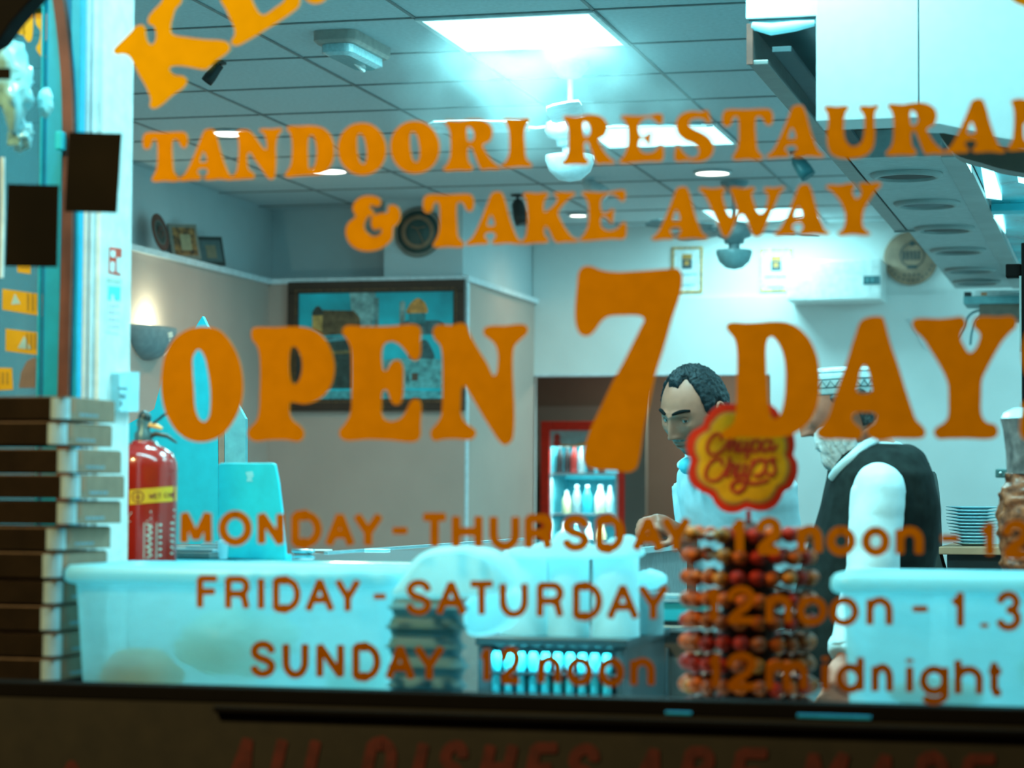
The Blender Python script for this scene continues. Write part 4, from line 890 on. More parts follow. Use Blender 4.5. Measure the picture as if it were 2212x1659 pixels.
# stickers and boxes on the pillar and the side door
def sticker(name, label, q, y, m, cat='sticker', th=.0008, group=None):
    o = MB().prism([q], lambda p: at(p[0], p[1], 1, y), (0, th, 0)).build(name, m); tag(o, label, cat, group); return o
yp = PXP+.0005
SX = lambda p, o=0: at(p[0], p[1], 0, PXP+.0004+o)
def xsticker(name, label, q, m, parent=None, o_=0):
    ob = MB().prism([q], lambda p: SX(p, o_), (.0008, 0, 0)).build(name, m, parent)
    if label: tag(ob, label, 'sticker')
    return ob
m_rs = mat('red_sticker', (.75, .06, .02), .5); m_ws = mat('white_sticker', (.85, .9, .9), .5); m_cy = mat('cyan_print', (.12, .68, .75), .5); m_gy = mat('beige_print', (.55, .62, .55), .5)
o = xsticker('fire_action_sign', 'small red fire sign high on the white pillar', [(236,533),(263,537),(260,596),(234,590)], m_rs)
for q in ([(238,541),(248,542),(248,556),(238,554)], [(238,565),(247,567),(246,588),(238,586)], [(252,556),(262,558),(260,590),(252,588)]):
    xsticker('symbol', None, q, m_ws, o, .001)
o = xsticker('instruction_notice', 'tall pale instruction notice under the red sign on the pillar', [(231,598),(263,602),(258,722),(226,716)], m_ws)
for q, m in (([(232,600),(262,603),(262,613),(232,610)], m_gy), ([(234,617),(260,620),(259,650),(248,648),(246,636),(240,636),(240,650),(233,648)], m_cy)):
    xsticker('print', None, q, m, o, .001)
m_pk = mat('pinkish_print', (.70, .60, .62), .6)
for k in range(4):
    y_ = 655+k*15; xsticker('print', None, [(234,y_),(258,y_+2),(256,y_+10),(250,y_+4),(246,y_+10),(240,y_+4),(234,y_+11)], m_pk, o, .001)
o = MB().prism([[(250,804),(283,804),(281,889),(240,889),(240,806)]], lambda p: SX(p, 0), (.018, 0, 0)).build('alarm_call_box', mat('pale_cyan_box', (.5, .82, .9), .4)); tag(o, 'pale square switch box on the pillar above the extinguisher', 'switch box')
mb = MB()
for q in ([(255,836),(274,837),(274,842),(255,841)], [(258,850),(272,852),(270,862),(260,860)], [(259,866),(264,866),(264,878),(260,876)]): mb.prism([q], lambda p: SX(p, .0185), (.0006, 0, 0))
mb.build('print', mat('grey_print', (.15, .25, .28), .6), o)
yg = yd+.018
m_ys = mat('yellow_delivery_sticker', (.95, .43, .003), .5, var=.05); m_yp = mat('dark_yellow_print', (.45, .22, .02), .6); m_sw = mat('pale_blue_print', (.5, .72, .72), .5)
for q, tri, lb in (([(5,624),(92,636),(91,683),(5,669)], [(32,634),(44,656),(24,658)], 'yellow sticker with a pale triangle on the door glass'),
              ([(12,710),(86,719),(84,767),(12,758)], [(52,726),(68,755),(38,752)], 'yellow sticker with a white heap shape, below the triangle sticker'),
              ([(-20,794),(26,795),(28,842),(-20,844)], None, 'lowest yellow sticker, cut by the photo edge'),
              ([(36,568),(66,571),(66,592),(38,588)], None, 'small yellow sticker just under the dark card')):
    o = sticker('door_sticker', lb, q, yg, m_ys, group='yellow stickers on the door glass')
    if tri: MB().prism([tri], lambda p: at(p[0], p[1], 1, yg-.0006), (0, .0005, 0)).build('picture', m_sw, o)
    (u0, v0), (u1, v1) = q[0], q[2]; mb = MB()
    for k in range(3):
        xx = u0+(u1-u0)*(.62+.12*k) if tri else u0+(u1-u0)*(.3+.2*k); mb.prism([[(xx, v0+10), (xx+4, v0+10), (xx+4, v1-12), (xx, v1-12)]], lambda p: at(p[0], p[1], 1, yg-.0006), (0, .0005, 0))
    mb.build('print', m_yp, o)
o = sticker('door_notice', 'grey-brown curved notice between the lower yellow stickers', [(58,780),(74,772),(78,775),(76,838),(40,838),(45,805)], yg, mat('grey_brown_notice', (.30, .17, .13), .6))
# clear bags hanging high on the left
m_film = mat('crumpled_clear_film', (.45, .82, .90), .15, bump=1.0, scale=16, var=.2, coat=.6)
crumple('hanging_plastic_bag', 'bundle of crumpled clear plastic bags hanging at the upper left', 'bag', at(25, 175, 1, .34), .058, (.62, .6, 1.35), m_film, 21, nz=.5)
crumple('hanging_plastic_bag', 'lower bulge of clear plastic bags under the hanging bundle', 'bag', at(44, 292, 1, .36), .026, (.9, .7, 1.1), m_film, 22, nz=.5)
crumple('hanging_plastic_bag', 'small clear plastic bag right of the hanging bundle', 'bag', at(98, 222, 1, .40), .019, (.75, .6, 1.45), m_film, 23, nz=.3)
o = MB().tube([at(-20, -60, 1, .36), at(5, 60, 1, .36), at(20, 110, 1, .36)], .004, 8).build('bag_cord', m_foam); tag(o, 'white cord the clear bags hang from at the upper left', 'cord')
o = MB().tube([at(6, 340, 1, .40), at(6, 470, 1, .40), at(3, 600, 1, .40)], .005, 8).build('window_rail', m_white); tag(o, 'thin white upright rod left of the lower dark card', 'rod')

# ------------------------------------------------------------------ inside the shop
# serving counter
t = thing('serving_counter', 'long serving counter with a cyan-lit glass top running into the shop', 'counter', (-1.6, 2.2, 0))
zc1 = 1.2
m_ctop = mat('cyan_lit_glass_top', (.10, .52, .60), .12, var=.2, scale=2, coat=.8)
m_cbody = mat('grey_counter_front', (.35, .38, .38), .5)
MB().box((-1.88, 1.0, zc1-.02), (-1.30, 3.6, zc1)).build('worktop', m_ctop, t, .003)
MB().box((-2.62, 1.0, zc1-.02), (-1.881, 1.62, zc1-.001)).build('worktop', m_ctop, t, .003)
MB().box((-1.84, 1.04, 0), (-1.34, 3.55, zc1-.021)).build('cabinet', m_cbody, t)
MB().box((-2.6, 1.04, 0), (-1.845, 1.58, zc1-.021)).build('cabinet', m_cbody, t)
MB().box((-1.895, 1.64, zc1-.03), (-1.882, 3.61, zc1+.004)).build('edge_rail', m_steel, t, .002)
t = thing('ridged_steel_tray', 'ridged steel tray on the counter right of the extinguisher', 'tray', at(420, 1195, 1, 1.2))
a = at(378, 1202, 1, 1.15); b = at(470, 1202, 1, 1.15)
MB().box((a.x, 1.1, zc1), (b.x, 1.5, zc1+.012)).build('base', m_dsteel, t, .002)
mb = MB()
for k in range(4): mb.box((a.x, 1.12+k*.09, zc1+.012), (b.x, 1.16+k*.09, zc1+.020+.004*k))
mb.build('ridge', m_steel, t, .002)
# cyan card holder, cup
yq = 1.08
q = [(470,1004),(478,1000),(588,1000),(594,1004),(601,1040),(612,1130),(617,1206),(612,1210),(474,1205),(470,1140)]
t = thing('menu_card_stand', 'bright cyan upright card stand on the counter with a small pale emblem', 'menu stand', at(540, 1208, 1, yq))
MB().prism([q], lambda p: at(p[0], p[1], 1, yq), (0, .012, 0)).build('card', m_cyan2, t, .002)
MB().box((at(476, 1208, 1, yq).x, yq+.012, zc1), (at(610, 1208, 1, yq).x, yq+.06, zc1+.01)).build('foot', m_cyan, t)
MB().prism([[(530,1020),(545,1018),(548,1028),(543,1034),(546,1040),(532,1040),(535,1032)]], lambda p: at(p[0], p[1], 1, yq-.001), (0, .001, 0)).build('emblem', mat('pale_emblem', (.3, .75, .8), .5), t)
p = at(482, 1204, 1, 1.03); c = MB().lathe((p.x, 1.03, zc1+.0005), [(.009, 0), (.011, .034), (.0115, .040), (.006, .043), (0, .043)], 20).build('paper_cup', m_foam); tag(c, 'small white cup standing left in front of the cyan card stand', 'cup')
o = MB().lathe((at(655, 1190, 1, 1.5).x, 1.5, zc1+.0005), [(.02, 0), (.03, .006), (.028, .012), (0, .010)], 24, sy=.6).build('glass_saucer', m_steel); tag(o, 'shiny little dish on the counter behind the letters D A Y', 'dish')
for k, (X, lb) in enumerate(((690, 'bright folded film strip on the counter, left one'), (735, 'bright folded film strip on the counter, right one'))):
    p = at(X, 1192, 1, 1.8); o = MB().box((p.x-.025, 1.78, zc1), (p.x+.025, 1.83, zc1+.004)).build('film_strip', m_white, bevel=.002) if X < 700 else MB().box((p.x+.03, 1.9, zc1+.0005), (p.x+.085, 1.95, zc1+.004)).build('film_strip', m_white, bevel=.002)
    tag(o, lb, 'strip')

# tall pointed cyan board behind the extinguisher
yb_ = 2.6
t = thing('pointed_cyan_board', 'tall bright cyan board with a pointed top behind the extinguisher and the letter O', 'board', at(420, 1200, 1, yb_))
q = [(437,683),(452,706),(520,880),(530,905),(530,1175),(300,1175),(300,895),(332,880),(348,823),(400,735)]
base = at(420, 1200, 1, yb_)
def pb(p): return at(p[0], p[1], 1, yb_)
MB().prism([[(437,683),(451,712),(470,790),(472,1175),(250,1175),(252,930),(333,884),(349,823),(405,735)]], pb, (0, .02, 0)).build('board', m_board, t)
MB().prism([[(449,706),(456,716),(484,830),(484,1175),(473,1175),(471,790)]], pb, (0, .02, 0)).build('brown_edge', mat('brown_board_edge', (.32, .17, .12), .7), t)
MB().prism([[(485,832),(500,850),(530,905),(530,1175),(485,1175)]], pb, (0, .02, 0)).build('side_flap', mat('pale_cyan_flap', (.14, .36, .38), .6), t)
zfl = pb((400, 1175)).z
MB().box((pb((260, 1175)).x, yb_, 0), (pb((525, 1175)).x, yb_+.35, zfl-.002)).build('base_unit', m_cbody, t)

# wall sconce
m_sc = mat('grey_plaster_sconce', (.26, .33, .35), .7)
p0, p1 = at(275, 707, 0, XLL), at(355, 707, 0, XLL)
cyS = (p0.y+p1.y)/2; zS = (p0.z+p1.z)/2; rS = (p1.y-p0.y)/2*1.02
t = thing('wall_sconce', 'half-bowl wall light glowing upwards on the left wall', 'wall lamp', (XLL, cyS, zS))
vs = []; nn = 24; mm_ = 10
for i in range(mm_+1):
    e_ = PI/2*i/mm_
    for k in range(nn+1):
        a_ = -PI/2+PI*k/nn; vs.append((XLL+.002+.13*math.cos(a_)*math.cos(e_), cyS+rS*math.sin(a_)*math.cos(e_), zS-.165*math.sin(e_)))
W_ = nn+1
MB().add(vs, [(i*W_+k, i*W_+k+1, (i+1)*W_+k+1, (i+1)*W_+k) for i in range(mm_) for k in range(nn)], 0, True).build('bowl', m_sc, t).modifiers.new('s', 'SOLIDIFY').thickness = .004
MB().ball((XLL+.05, cyS, zS-.045), .022, 12).build('bulb', m_bulb, t)
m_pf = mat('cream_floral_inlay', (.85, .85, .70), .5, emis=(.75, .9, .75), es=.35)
for k, (u, v) in enumerate(((.1,.16),(.16,.14),(.2,.2),(.13,.22),(.18,.3),(.93,.18),(.9,.3),(.85,.42),(.78,.5),(.7,.55),(.62,.62),(.58,.55),(.66,.66),(.56,.7),(.74,.44))):
    e_ = v*PI/2*.85; a_ = -PI/2+PI*(.42+.5*u)
    c = (XLL+.002+.134*math.cos(a_)*math.cos(e_), cyS+rS*1.02*math.sin(a_)*math.cos(e_), zS-.169*math.sin(e_))
    MB().ball(c, .0075 if k in (0, 1, 2, 3, 9, 10) else .005, 8).build('inlay_petal', m_pf, t)
l = bpy.data.lights.new('sconce_lamp', 'POINT'); l.energy = 4.5; l.color = (.86, 1.0, .70); l.shadow_soft_size = .02
o = bpy.data.objects.new('sconce_lamp', l); COL.objects.link(o); o.location = (XLL+.085, cyS, zS+.002)

# things on the left ledge
m_terra = mat('terracotta_plate_rim', (.17, .05, .028), .5, var=.1); m_plc = mat('dark_green_plate_centre', (.045, .055, .042), .5); m_pli = mat('pale_ring', (.16, .17, .15), .5)
def onx(px_, py_, x): return at(px_, py_, 0, x)
pc = onx(342, 503, XL+.09); t = thing('decorative_plate', 'round terracotta plate standing on the left ledge', 'plate', (pc.x, pc.y, ZLED))
rp = pc.z-ZLED-.002; rot = Matrix.Rotation(math.radians(-12), 3, 'Y')
for nm, pr, m in (('rim', [(0, 0), (rp*.98, .006), (rp, .014), (rp*.66, .010)], m_terra), ('ring', [(rp*.66, .0105), (rp*.66, .013), (rp*.58, .013), (rp*.58, .010)], m_pli), ('centre', [(rp*.58, .011), (0, .009)], m_plc)):
    MB().lathe((pc.x, pc.y, ZLED+rp+.002), [(r, h) for r, h in pr], 40, ax='x', rot=rot, cap=False).build(nm, m, t)
mb = MB()
for k in range(6):
    a_ = k*1.05; mb.ball((pc.x+.014, pc.y+rp*.3*math.cos(a_), ZLED+rp+rp*.3*math.sin(a_)), rp*.13, 8, sc=(.15, 1, 1))
mb.build('painted_pattern', m_terra, t)
def ledge_frame(pxs, label, wd, ht, m_f, m_i, m_d, tilt=-10):
    p = onx(pxs, 545, XL+.08); t = thing('small_picture', label, 'picture', (p.x, p.y, ZLED)); r_ = Matrix.Rotation(math.radians(tilt), 3, 'Y')@Matrix.Rotation(math.radians(-25), 3, 'Z')
    def B(nm, y0, y1, z0, z1, x0, x1, m):
        mb = MB().box((x0, y0, z0), (x1, y1, z1)); mb.v = [Vector((p.x, p.y, ZLED+.004))+r_@v for v in mb.v]; mb.build(nm, m, t)
    B('frame', -wd/2, wd/2, 0, ht, -.006, .006, m_f); B('picture', -wd/2+.02, wd/2-.02, .02, ht-.02, .006, .008, m_i); B('motif', -wd/6, wd/5, ht*.25, ht*.7, .008, .0095, m_d)
ledge_frame(404, 'unframed gold and pale card on the left ledge between plate and small frame', .20, .19, mat('pale_card', (.26, .24, .2), .6), mat('gold_card_print', (.36, .15, .04), .6, var=.5, scale=30), mat('pale_card_motif', (.45, .33, .18), .6))
ledge_frame(458, 'small dark framed picture at the right on the left ledge', .20, .16, mat('dark_small_frame', (.03, .035, .03), .5), mat('grey_small_picture', (.10, .14, .14), .5), mat('beige_small_motif', (.28, .20, .12), .6))

# big framed picture
m_frame_b = mat('dark_brown_frame', (.050, .022, .012), .45); m_bead = mat('bronze_beading', (.25, .12, .05), .45, var=.4, scale=90)
a = at(624, 610, 1, YL-.02); b = at(1004, 887, 1, YL-.02); zt1 = (at(624, 612, 1, YL-.02).z+at(1004, 602, 1, YL-.02).z)/2; zb1 = (at(632, 886, 1, YL-.02).z+at(1004, 888, 1, YL-.02).z)/2
X0, X1 = a.x, b.x; t = thing('framed_city_picture', 'wide framed picture of domed buildings under a cyan sky on the far left wall', 'picture', ((X0+X1)/2, YL, zb1))
y1 = YL-.001; y0 = YL-.04; w_ = .065
mb = MB().box((X0, y0, zb1), (X1, y1, zb1+w_)).box((X0, y0, zt1-w_), (X1, y1, zt1)).box((X0, y0, zb1+w_), (X0+w_, y1, zt1-w_)).box((X1-w_, y0, zb1+w_), (X1, y1, zt1-w_))
mb.build('frame', m_frame_b, t, .004)
mb = MB(); s_ = .0165
k = 0
while X0+.05+k*s_ < X1-.05:
    for zz_ in (zb1+.049, zt1-.049): mb.ball((X0+.05+k*s_, y0-.001, zz_), .0062, 6)
    k += 1
k = 0
while zb1+.06+k*s_ < zt1-.06:
    for xx in (X0+.049, X1-.049): mb.ball((xx, y0-.001, zb1+.06+k*s_), .0062, 6)
    k += 1
mb.build('beading', m_bead, t)
pic = MB().box((X0+w_-.003, y0+.012, zb1+w_-.003), (X1-w_+.003, y1-.002, zt1-w_+.003)).build('print', mat('cyan_sky_print', (.008, .56, .68), .5, var=.25, scale=3), t)
PW, PH = X1-X0-2*w_, zt1-zb1-2*w_
def pp(u, v, d=.0): return Vector((X0+w_+u*PW, y0+.011-d, zb1+w_+v*PH))
def pshape(nm, pts, col, d, sm=False):
    if sm: pts = [(p.x, p.y) for p in crom(pts, 4)]
    MB().prism([pts], lambda p: pp(p[0], p[1], d), (0, .0008, 0)).build(nm, mat(nm+'_print', tuple(min(.9, c*1.3) for c in col), .6, var=.25, scale=30), pic)
# positions measured on the picture (0..1, from lower left)
pshape('painted_ground', [(0,0),(1,0),(1,.06),(.6,.09),(0,.07)], (.08,.34,.38), .0008)
pshape('painted_haze', [(.33,1),(.50,1),(.48,.62),(.36,.62)], (.20,.36,.36), .0008)
pshape('painted_minaret', [(.49,.95),(.52,.95),(.52,.5),(.49,.5)], (.12,.22,.22), .0012)
pshape('painted_house', [(.09,.66),(.09,.82),(.16,.84),(.36,.83),(.40,.76),(.40,.62),(.16,.60)], (.12,.075,.035), .0012)
pshape('painted_house_front', [(.09,.66),(.09,.79),(.155,.79),(.155,.64)], (.50,.28,.08), .0016)
pshape('painted_dark_dome', [(.09,.80),(.10,.85),(.125,.88),(.15,.85),(.16,.80)], (.05,.05,.04), .0016, True)
pshape('painted_terrace', [(.0,.58),(.40,.60),(.60,.60),(.60,.56),(.0,.54)], (.08,.26,.30), .0012)
pshape('painted_dark_hall', [(.0,.52),(.2,.54),(.34,.56),(.36,.5),(.36,.1),(.0,.1)], (.03,.055,.05), .0014)
pshape('painted_hall_band', [(.0,.44),(.36,.46),(.36,.43),(.0,.41)], (.16,.12,.05), .0018)
pshape('painted_gold_dome', [(.70,.80),(.715,.87),(.745,.92),(.77,.94),(.80,.92),(.825,.87),(.83,.80)], (.55,.22,.05), .0014, True)
pshape('painted_drum', [(.715,.80),(.82,.80),(.82,.70),(.715,.70)], (.03,.18,.2), .0018)
pshape('painted_octagon', [(.66,.70),(.70,.73),(.90,.73),(.94,.70),(.94,.60),(.66,.60)], (.05,.12,.13), .0014)
pshape('painted_tower', [(.655,.90),(.675,.92),(.69,.90),(.69,.62),(.655,.62)], (.22,.30,.28), .0012)
pshape('painted_lower_dome', [(.72,.36),(.735,.46),(.775,.53),(.82,.55),(.86,.47),(.875,.36)], (.03,.09,.10), .0014, True)
pshape('painted_pale_walls', [(.55,.36),(.66,.38),(.90,.37),(.94,.34),(.95,.1),(.55,.1)], (.10,.34,.36), .0016)
pshape('painted_window', [(.735,.17),(.775,.17),(.775,.24),(.735,.24)], (.10,.06,.04), .0022)
pshape('painted_window', [(.70,.17),(.72,.17),(.72,.22),(.70,.22)], (.05,.14,.15), .0022)

# round wall clock on the column
pc = at(905, 502, 1, YL+.03); R_ = .135*1.06
t = thing('wall_clock', 'round wall clock with beige ring on the boxed column', 'clock', (pc.x, pc.y, pc.z))
yc_ = YL+.029
m_ck = mat('dark_green_clock_face', (.05, .09, .08), .5); m_cr = mat('beige_clock_ring', (.30, .17, .10), .6); m_crr = mat('grey_clock_rim', (.22, .20, .17), .6)
MB().lathe((pc.x, yc_, pc.z), [(R_*.95, 0), (R_, .012), (R_*.95, .026), (R_*.84, .026)], 44, ax='y', cap=False, rot=Matrix.Rotation(PI, 3, 'X')).build('rim', m_crr, t)
for nm, r0, r1, d, m in (('face', 0, R_*.86, .020, m_ck), ('chapter_ring', R_*.50, R_*.68, .0225, m_cr)):
    MB().lathe((pc.x, yc_-d, pc.z), [(r0 if r0 else .001, 0), (r1, 0), (r1, -.002), (r0 if r0 else .001, -.002)], 44, ax='y', cap=False).build(nm, m, t)
for nm, (dx_, dz_), w2 in (('hour_hand', (-.035, .03), .004), ('minute_hand', (.035, -.06), .0035), ('minute_hand', (.045, .028), .003)):
    if nm == 'minute_hand' and dz_ > 0: nm = 'second_hand'
    MB().tube([(pc.x-.005, yc_-.027, pc.z+.02), (pc.x+dx_, yc_-.027, pc.z+dz_)], w2, 6).build(nm, m_cr, t)

# certificates
m_cf = mat('gold_certificate_border', (.80, .38, .12), .6, var=.3, scale=60); m_cp = mat('white_certificate', (.88, .90, .90), .5)
m_cor = mat('orange_crest', (.7, .30, .08), .6); m_cdk = mat('dark_crest', (.06, .10, .12), .6); m_ctx = mat('cyan_grey_text', (.25, .55, .60), .6)
for (x0, y0_, x1, y1_), lb in (((1451, 534, 1517, 632), 'gold-edged certificate on the back wall left of the far ceiling fan'), ((1641, 538, 1712, 629), 'gold-edged certificate half hidden behind the white wall unit')):
    yw = YB-.012; P, Q = at(x0, y0_, 1, yw), at(x1, y1_, 1, yw)
    t = thing('framed_certificate', lb, 'certificate', ((P.x+Q.x)/2, yw, Q.z), 'certificates on the back wall')
    bw = .014; mb = MB().box((P.x, yw, Q.z), (Q.x, YB-.001, Q.z+bw)).box((P.x, yw, P.z-bw), (Q.x, YB-.001, P.z)).box((P.x, yw, Q.z+bw), (P.x+bw, YB-.001, P.z-bw)).box((Q.x-bw, yw, Q.z+bw), (Q.x, YB-.001, P.z-bw))
    mb.build('border', m_cf, t); MB().box((P.x+bw, yw+.004, Q.z+bw), (Q.x-bw, YB-.001, P.z-bw)).build('sheet', m_cp, t)
    cxm = (P.x+Q.x)/2; MB().box((cxm-.03, yw, P.z-.075), (cxm+.03, yw+.003, P.z-.045)).build('crest', m_cor, t)
    MB().box((cxm-.03, yw, P.z-.135), (cxm+.03, yw+.003, P.z-.077)).build('crest_shield', m_cdk, t)
    MB().box((cxm-.016, yw-.001, P.z-.115), (cxm+.014, yw, P.z-.085)).build('crest_charge', m_cor, t)
    mb = MB()
    for u, wd in ((.17, .065), (.235, .05)):
        for k in range(7): mb.box((cxm-wd+k*wd*2/7, yw+.001, P.z-u-.006), (cxm-wd+(k+.7)*wd*2/7, yw+.003, P.z-u+.004))
    mb.build('text_line', m_ctx, t)
# white wall unit with a display
yw = YB-.32; P, Q = at(1699, 562, 1, yw), at(1905, 648, 1, yw)
t = thing('wall_mounted_unit', 'white box unit with a small dark display on the back wall', 'wall unit', ((P.x+Q.x)/2, yw, Q.z))
MB().box((P.x, yw, Q.z), (Q.x, YB-.001, P.z)).build('casing', m_white, t, .014)
D0, D1 = at(1865, 596, 1, yw-.003), at(1901, 614, 1, yw-.003); dsp = MB().box((D0.x, yw-.003, D1.z), (D1.x, yw+.002, D0.z)).build('display', mat('dark_teal_display', (.03, .13, .15), .2), t)
mb = MB()
for k in range(2): mb.box((D0.x+.015+k*.03, yw-.004, D1.z+.012), (D0.x+.03+k*.03, yw-.003, D0.z-.012))
mb.build('digits', mat('display_digits', (.10, .3, .32), .4), dsp)
# round wooden plaque
pc = at(1967, 558, 1, YB-.03); R_ = (at(2026, 558, 1, YB-.03).x-at(1908, 558, 1, YB-.03).x)/2
t = thing('round_wooden_plaque', 'round beige wooden plaque with a dark emblem on the back wall', 'plaque', pc)
MB().lathe((pc.x, pc.y+.024, pc.z), [(R_*.97, 0), (R_, .008), (R_, .018), (R_*.95, .024), (0, .024)], 48, ax='y', rot=Matrix.Rotation(PI, 3, 'X')).build('disc', mat('beige_wood', (.46, .26, .17), .6, var=.15, scale=12), t)
m_em = mat('dark_emblem', (.07, .09, .09), .6); yy_ = pc.y-.002
mb = MB(); mb.lathe((pc.x+.01, yy_, pc.z+.02), [(R_*.42, 0), (R_*.46, 0), (R_*.46, -.0015), (R_*.42, -.0015)], 40, ax='y', cap=False)
for k in range(5): mb.box((pc.x-.045+k*.022, yy_-.001, pc.z-.01), (pc.x-.032+k*.022, yy_+.001, pc.z+.045))
mb.ball((pc.x+.01, yy_, pc.z+.09), .018, 8, sc=(1, .1, 1)); mb.box((pc.x-.02, yy_-.001, pc.z-.062), (pc.x+.04, yy_+.001, pc.z-.042))
for k in range(4): mb.ball((pc.x-.036+k*.028, yy_, pc.z-.10), .008, 6, sc=(1, .15, 1))
for k in range(12):
    a_ = PI+.35+k*(PI-.7)/11; mb.ball((pc.x+R_*.83*math.cos(a_), yy_, pc.z+R_*.83*math.sin(a_)), .007, 6, sc=(1, .15, 1))
mb.build('emblem', m_em, t)

# drinks fridge in the back room
m_fr = mat('red_fridge_casing', (.92, .025, .006), .35); yf = 12.0
P, Q = at(1168, 915, 1, yf), at(1355, 905, 1, yf); zt4 = (P.z+Q.z)/2
t = thing('drinks_fridge', 'red-framed drinks fridge with a glass door in the back room', 'fridge', ((P.x+Q.x)/2, yf+.3, 0))
b_ = .062
MB().box((P.x, yf, 0), (P.x+b_, yf+.6, zt4)).box((Q.x-b_, yf, 0), (Q.x, yf+.6, zt4)).box((P.x+b_, yf, zt4-b_), (Q.x-b_, yf+.6, zt4)).box((P.x+b_, yf, 0), (Q.x-b_, yf+.6, .25)).build('casing', m_fr, t, .003)
MB().box((P.x+b_, yf+.5, .25), (Q.x-b_, yf+.55, zt4-b_)).build('back_panel', mat('cyan_fridge_lining', (.03, .42, .50), .5), t)
ix0, ix1 = P.x+b_, Q.x-b_
m_lin = mat('pale_cyan_fridge_wall', (.12, .5, .56), .4)
MB().box((ix0, yf+.03, .25), (ix0+.004, yf+.5, zt4-b_)).box((ix1-.004, yf+.03, .25), (ix1, yf+.5, zt4-b_)).build('side_lining', m_lin, t)
zh = lambda y_: at(1260, y_, 1, yf).z
shz = [zh(1022), zh(1110), zh(1190), zh(1270)]
m_shw = mat('white_wire_shelf', (.75, .85, .9), .4)
for k, z in enumerate(shz):
    MB().box((ix0+.002, yf+.02, z-.012), (ix1-.002, yf+.45, z)).build('shelf', m_shw, t)
MB().box((ix0+.001, yf+.022, zh(965)), (ix1-.001, yf+.028, zt4-b_)).build('header_sign', mat('pale_header_sign', (.45, .62, .62), .4), t)
mb = MB().ball(((ix0+.05), yf+.018, zh(945)), .03, 12, sc=(.8, .1, 1)).ball(((ix0+.05), yf+.018, zh(957)), .03, 12, sc=(.9, .1, .8)); mb.build('header_logo', mat('red_logo', (.6, .04, .02), .5), t)
mb = MB(); mb.tube([(ix0+.08, yf+.018, zh(962)), (ix0+.16, yf+.018, zh(964)), (ix0+.24, yf+.018, zh(958)), (ix1-.02, yf+.018, zh(960))], .007, 6); mb.build('header_script', mat('orange_logo', (.75, .3, .05), .5), t)
MB().box((ix0, yf+.005, zh(1300)), (ix0+.012, yf+.03, zh(1022))).box((ix1-.02, yf+.005, zh(1300)), (ix1-.006, yf+.03, zh(1022))).build('door_rim', m_shw, t)
l = area('fridge_lamp_and_fill', ((ix0+ix1)/2, yf+.10, zt4-b_-.02), (0, 0, 0), .4, .08, 6, (.6, 1, 1)); area('fridge_lamp_and_fill', ((ix0+ix1)/2, yf+.03, shz[0]-.03), (0, 0, 0), .4, .03, 5, (.6, 1, 1)); area('fridge_lamp_and_fill', ((ix0+ix1)/2, yf+.03, shz[1]-.03), (0, 0, 0), .4, .03, 4, (.6, 1, 1))  # lights under the shelves are added to brighten the lower bottles
m_cap = mat('bottle_cap', (.7, .8, .8), .4)
def bottle(x, z, h, r, m, label, capm=None):
    t = thing('drink_bottle', label, 'bottle', (x, yf+.12, z+.0005), 'bottles in the drinks fridge')
    MB().lathe((x, yf+.12, z+.0005), [(r*.95, 0), (r, .01), (r, h*.58), (r*.5, h*.80), (r*.36, h*.86), (r*.36, h*.93)], 14).build('bottle_body', m, t)
    MB().lathe((x, yf+.12, z+.0005+h*.93), [(r*.42, 0), (r*.42, h*.07)], 12).build('cap', capm or m_cap, t)
cols = {'dark cola': (.05, .03, .03), 'pale yellow': (.75, .62, .35), 'grey-blue': (.25, .36, .38), 'cyan': (.03, .40, .48), 'cream': (.80, .74, .55), 'white': (.65, .75, .75), 'red': (.5, .04, .03)}
bm_ = {k: mat('bottle_'+k.replace(' ', '_').replace('-', '_'), v, .3) for k, v in cols.items()}
for (x, z, h, r, c, where) in [(1208, shz[0], .19, .026, 'dark cola', 'upper shelf, first from left'), (1225, shz[0], .19, .026, 'dark cola', 'upper shelf, second from left'), (1240, shz[0], .20, .024, 'red', 'upper shelf, third from left'), (1256, shz[0], .20, .024, 'white', 'upper shelf, fourth from left'), (1275, shz[0], .19, .026, 'dark cola', 'upper shelf, fifth from left'), (1300, shz[0], .19, .026, 'dark cola', 'upper shelf, last on the right'),
        (1224, shz[1], .155, .032, 'pale yellow', 'middle shelf, first from left'), (1246, shz[1], .195, .032, 'grey-blue', 'middle shelf, second from left'), (1269, shz[1], .195, .034, 'cyan', 'middle shelf, third from left'), (1297, shz[1], .195, .038, 'cream', 'middle shelf, fourth from left'), (1318, shz[1], .19, .026, 'white', 'middle shelf, last on the right'),
        (1220, shz[2], .19, .032, 'cream', 'lower shelf, first from left'), (1245, shz[2], .19, .032, 'cyan', 'lower shelf, second from left'), (1272, shz[2], .19, .032, 'white', 'lower shelf, third from left'), (1300, shz[2], .19, .032, 'pale yellow', 'lower shelf, last on the right')]:
    bottle(at(x, 1100, 1, yf+.12).x, z, h, r, bm_[c], '%s bottle in the drinks fridge, %s' % (c, where))

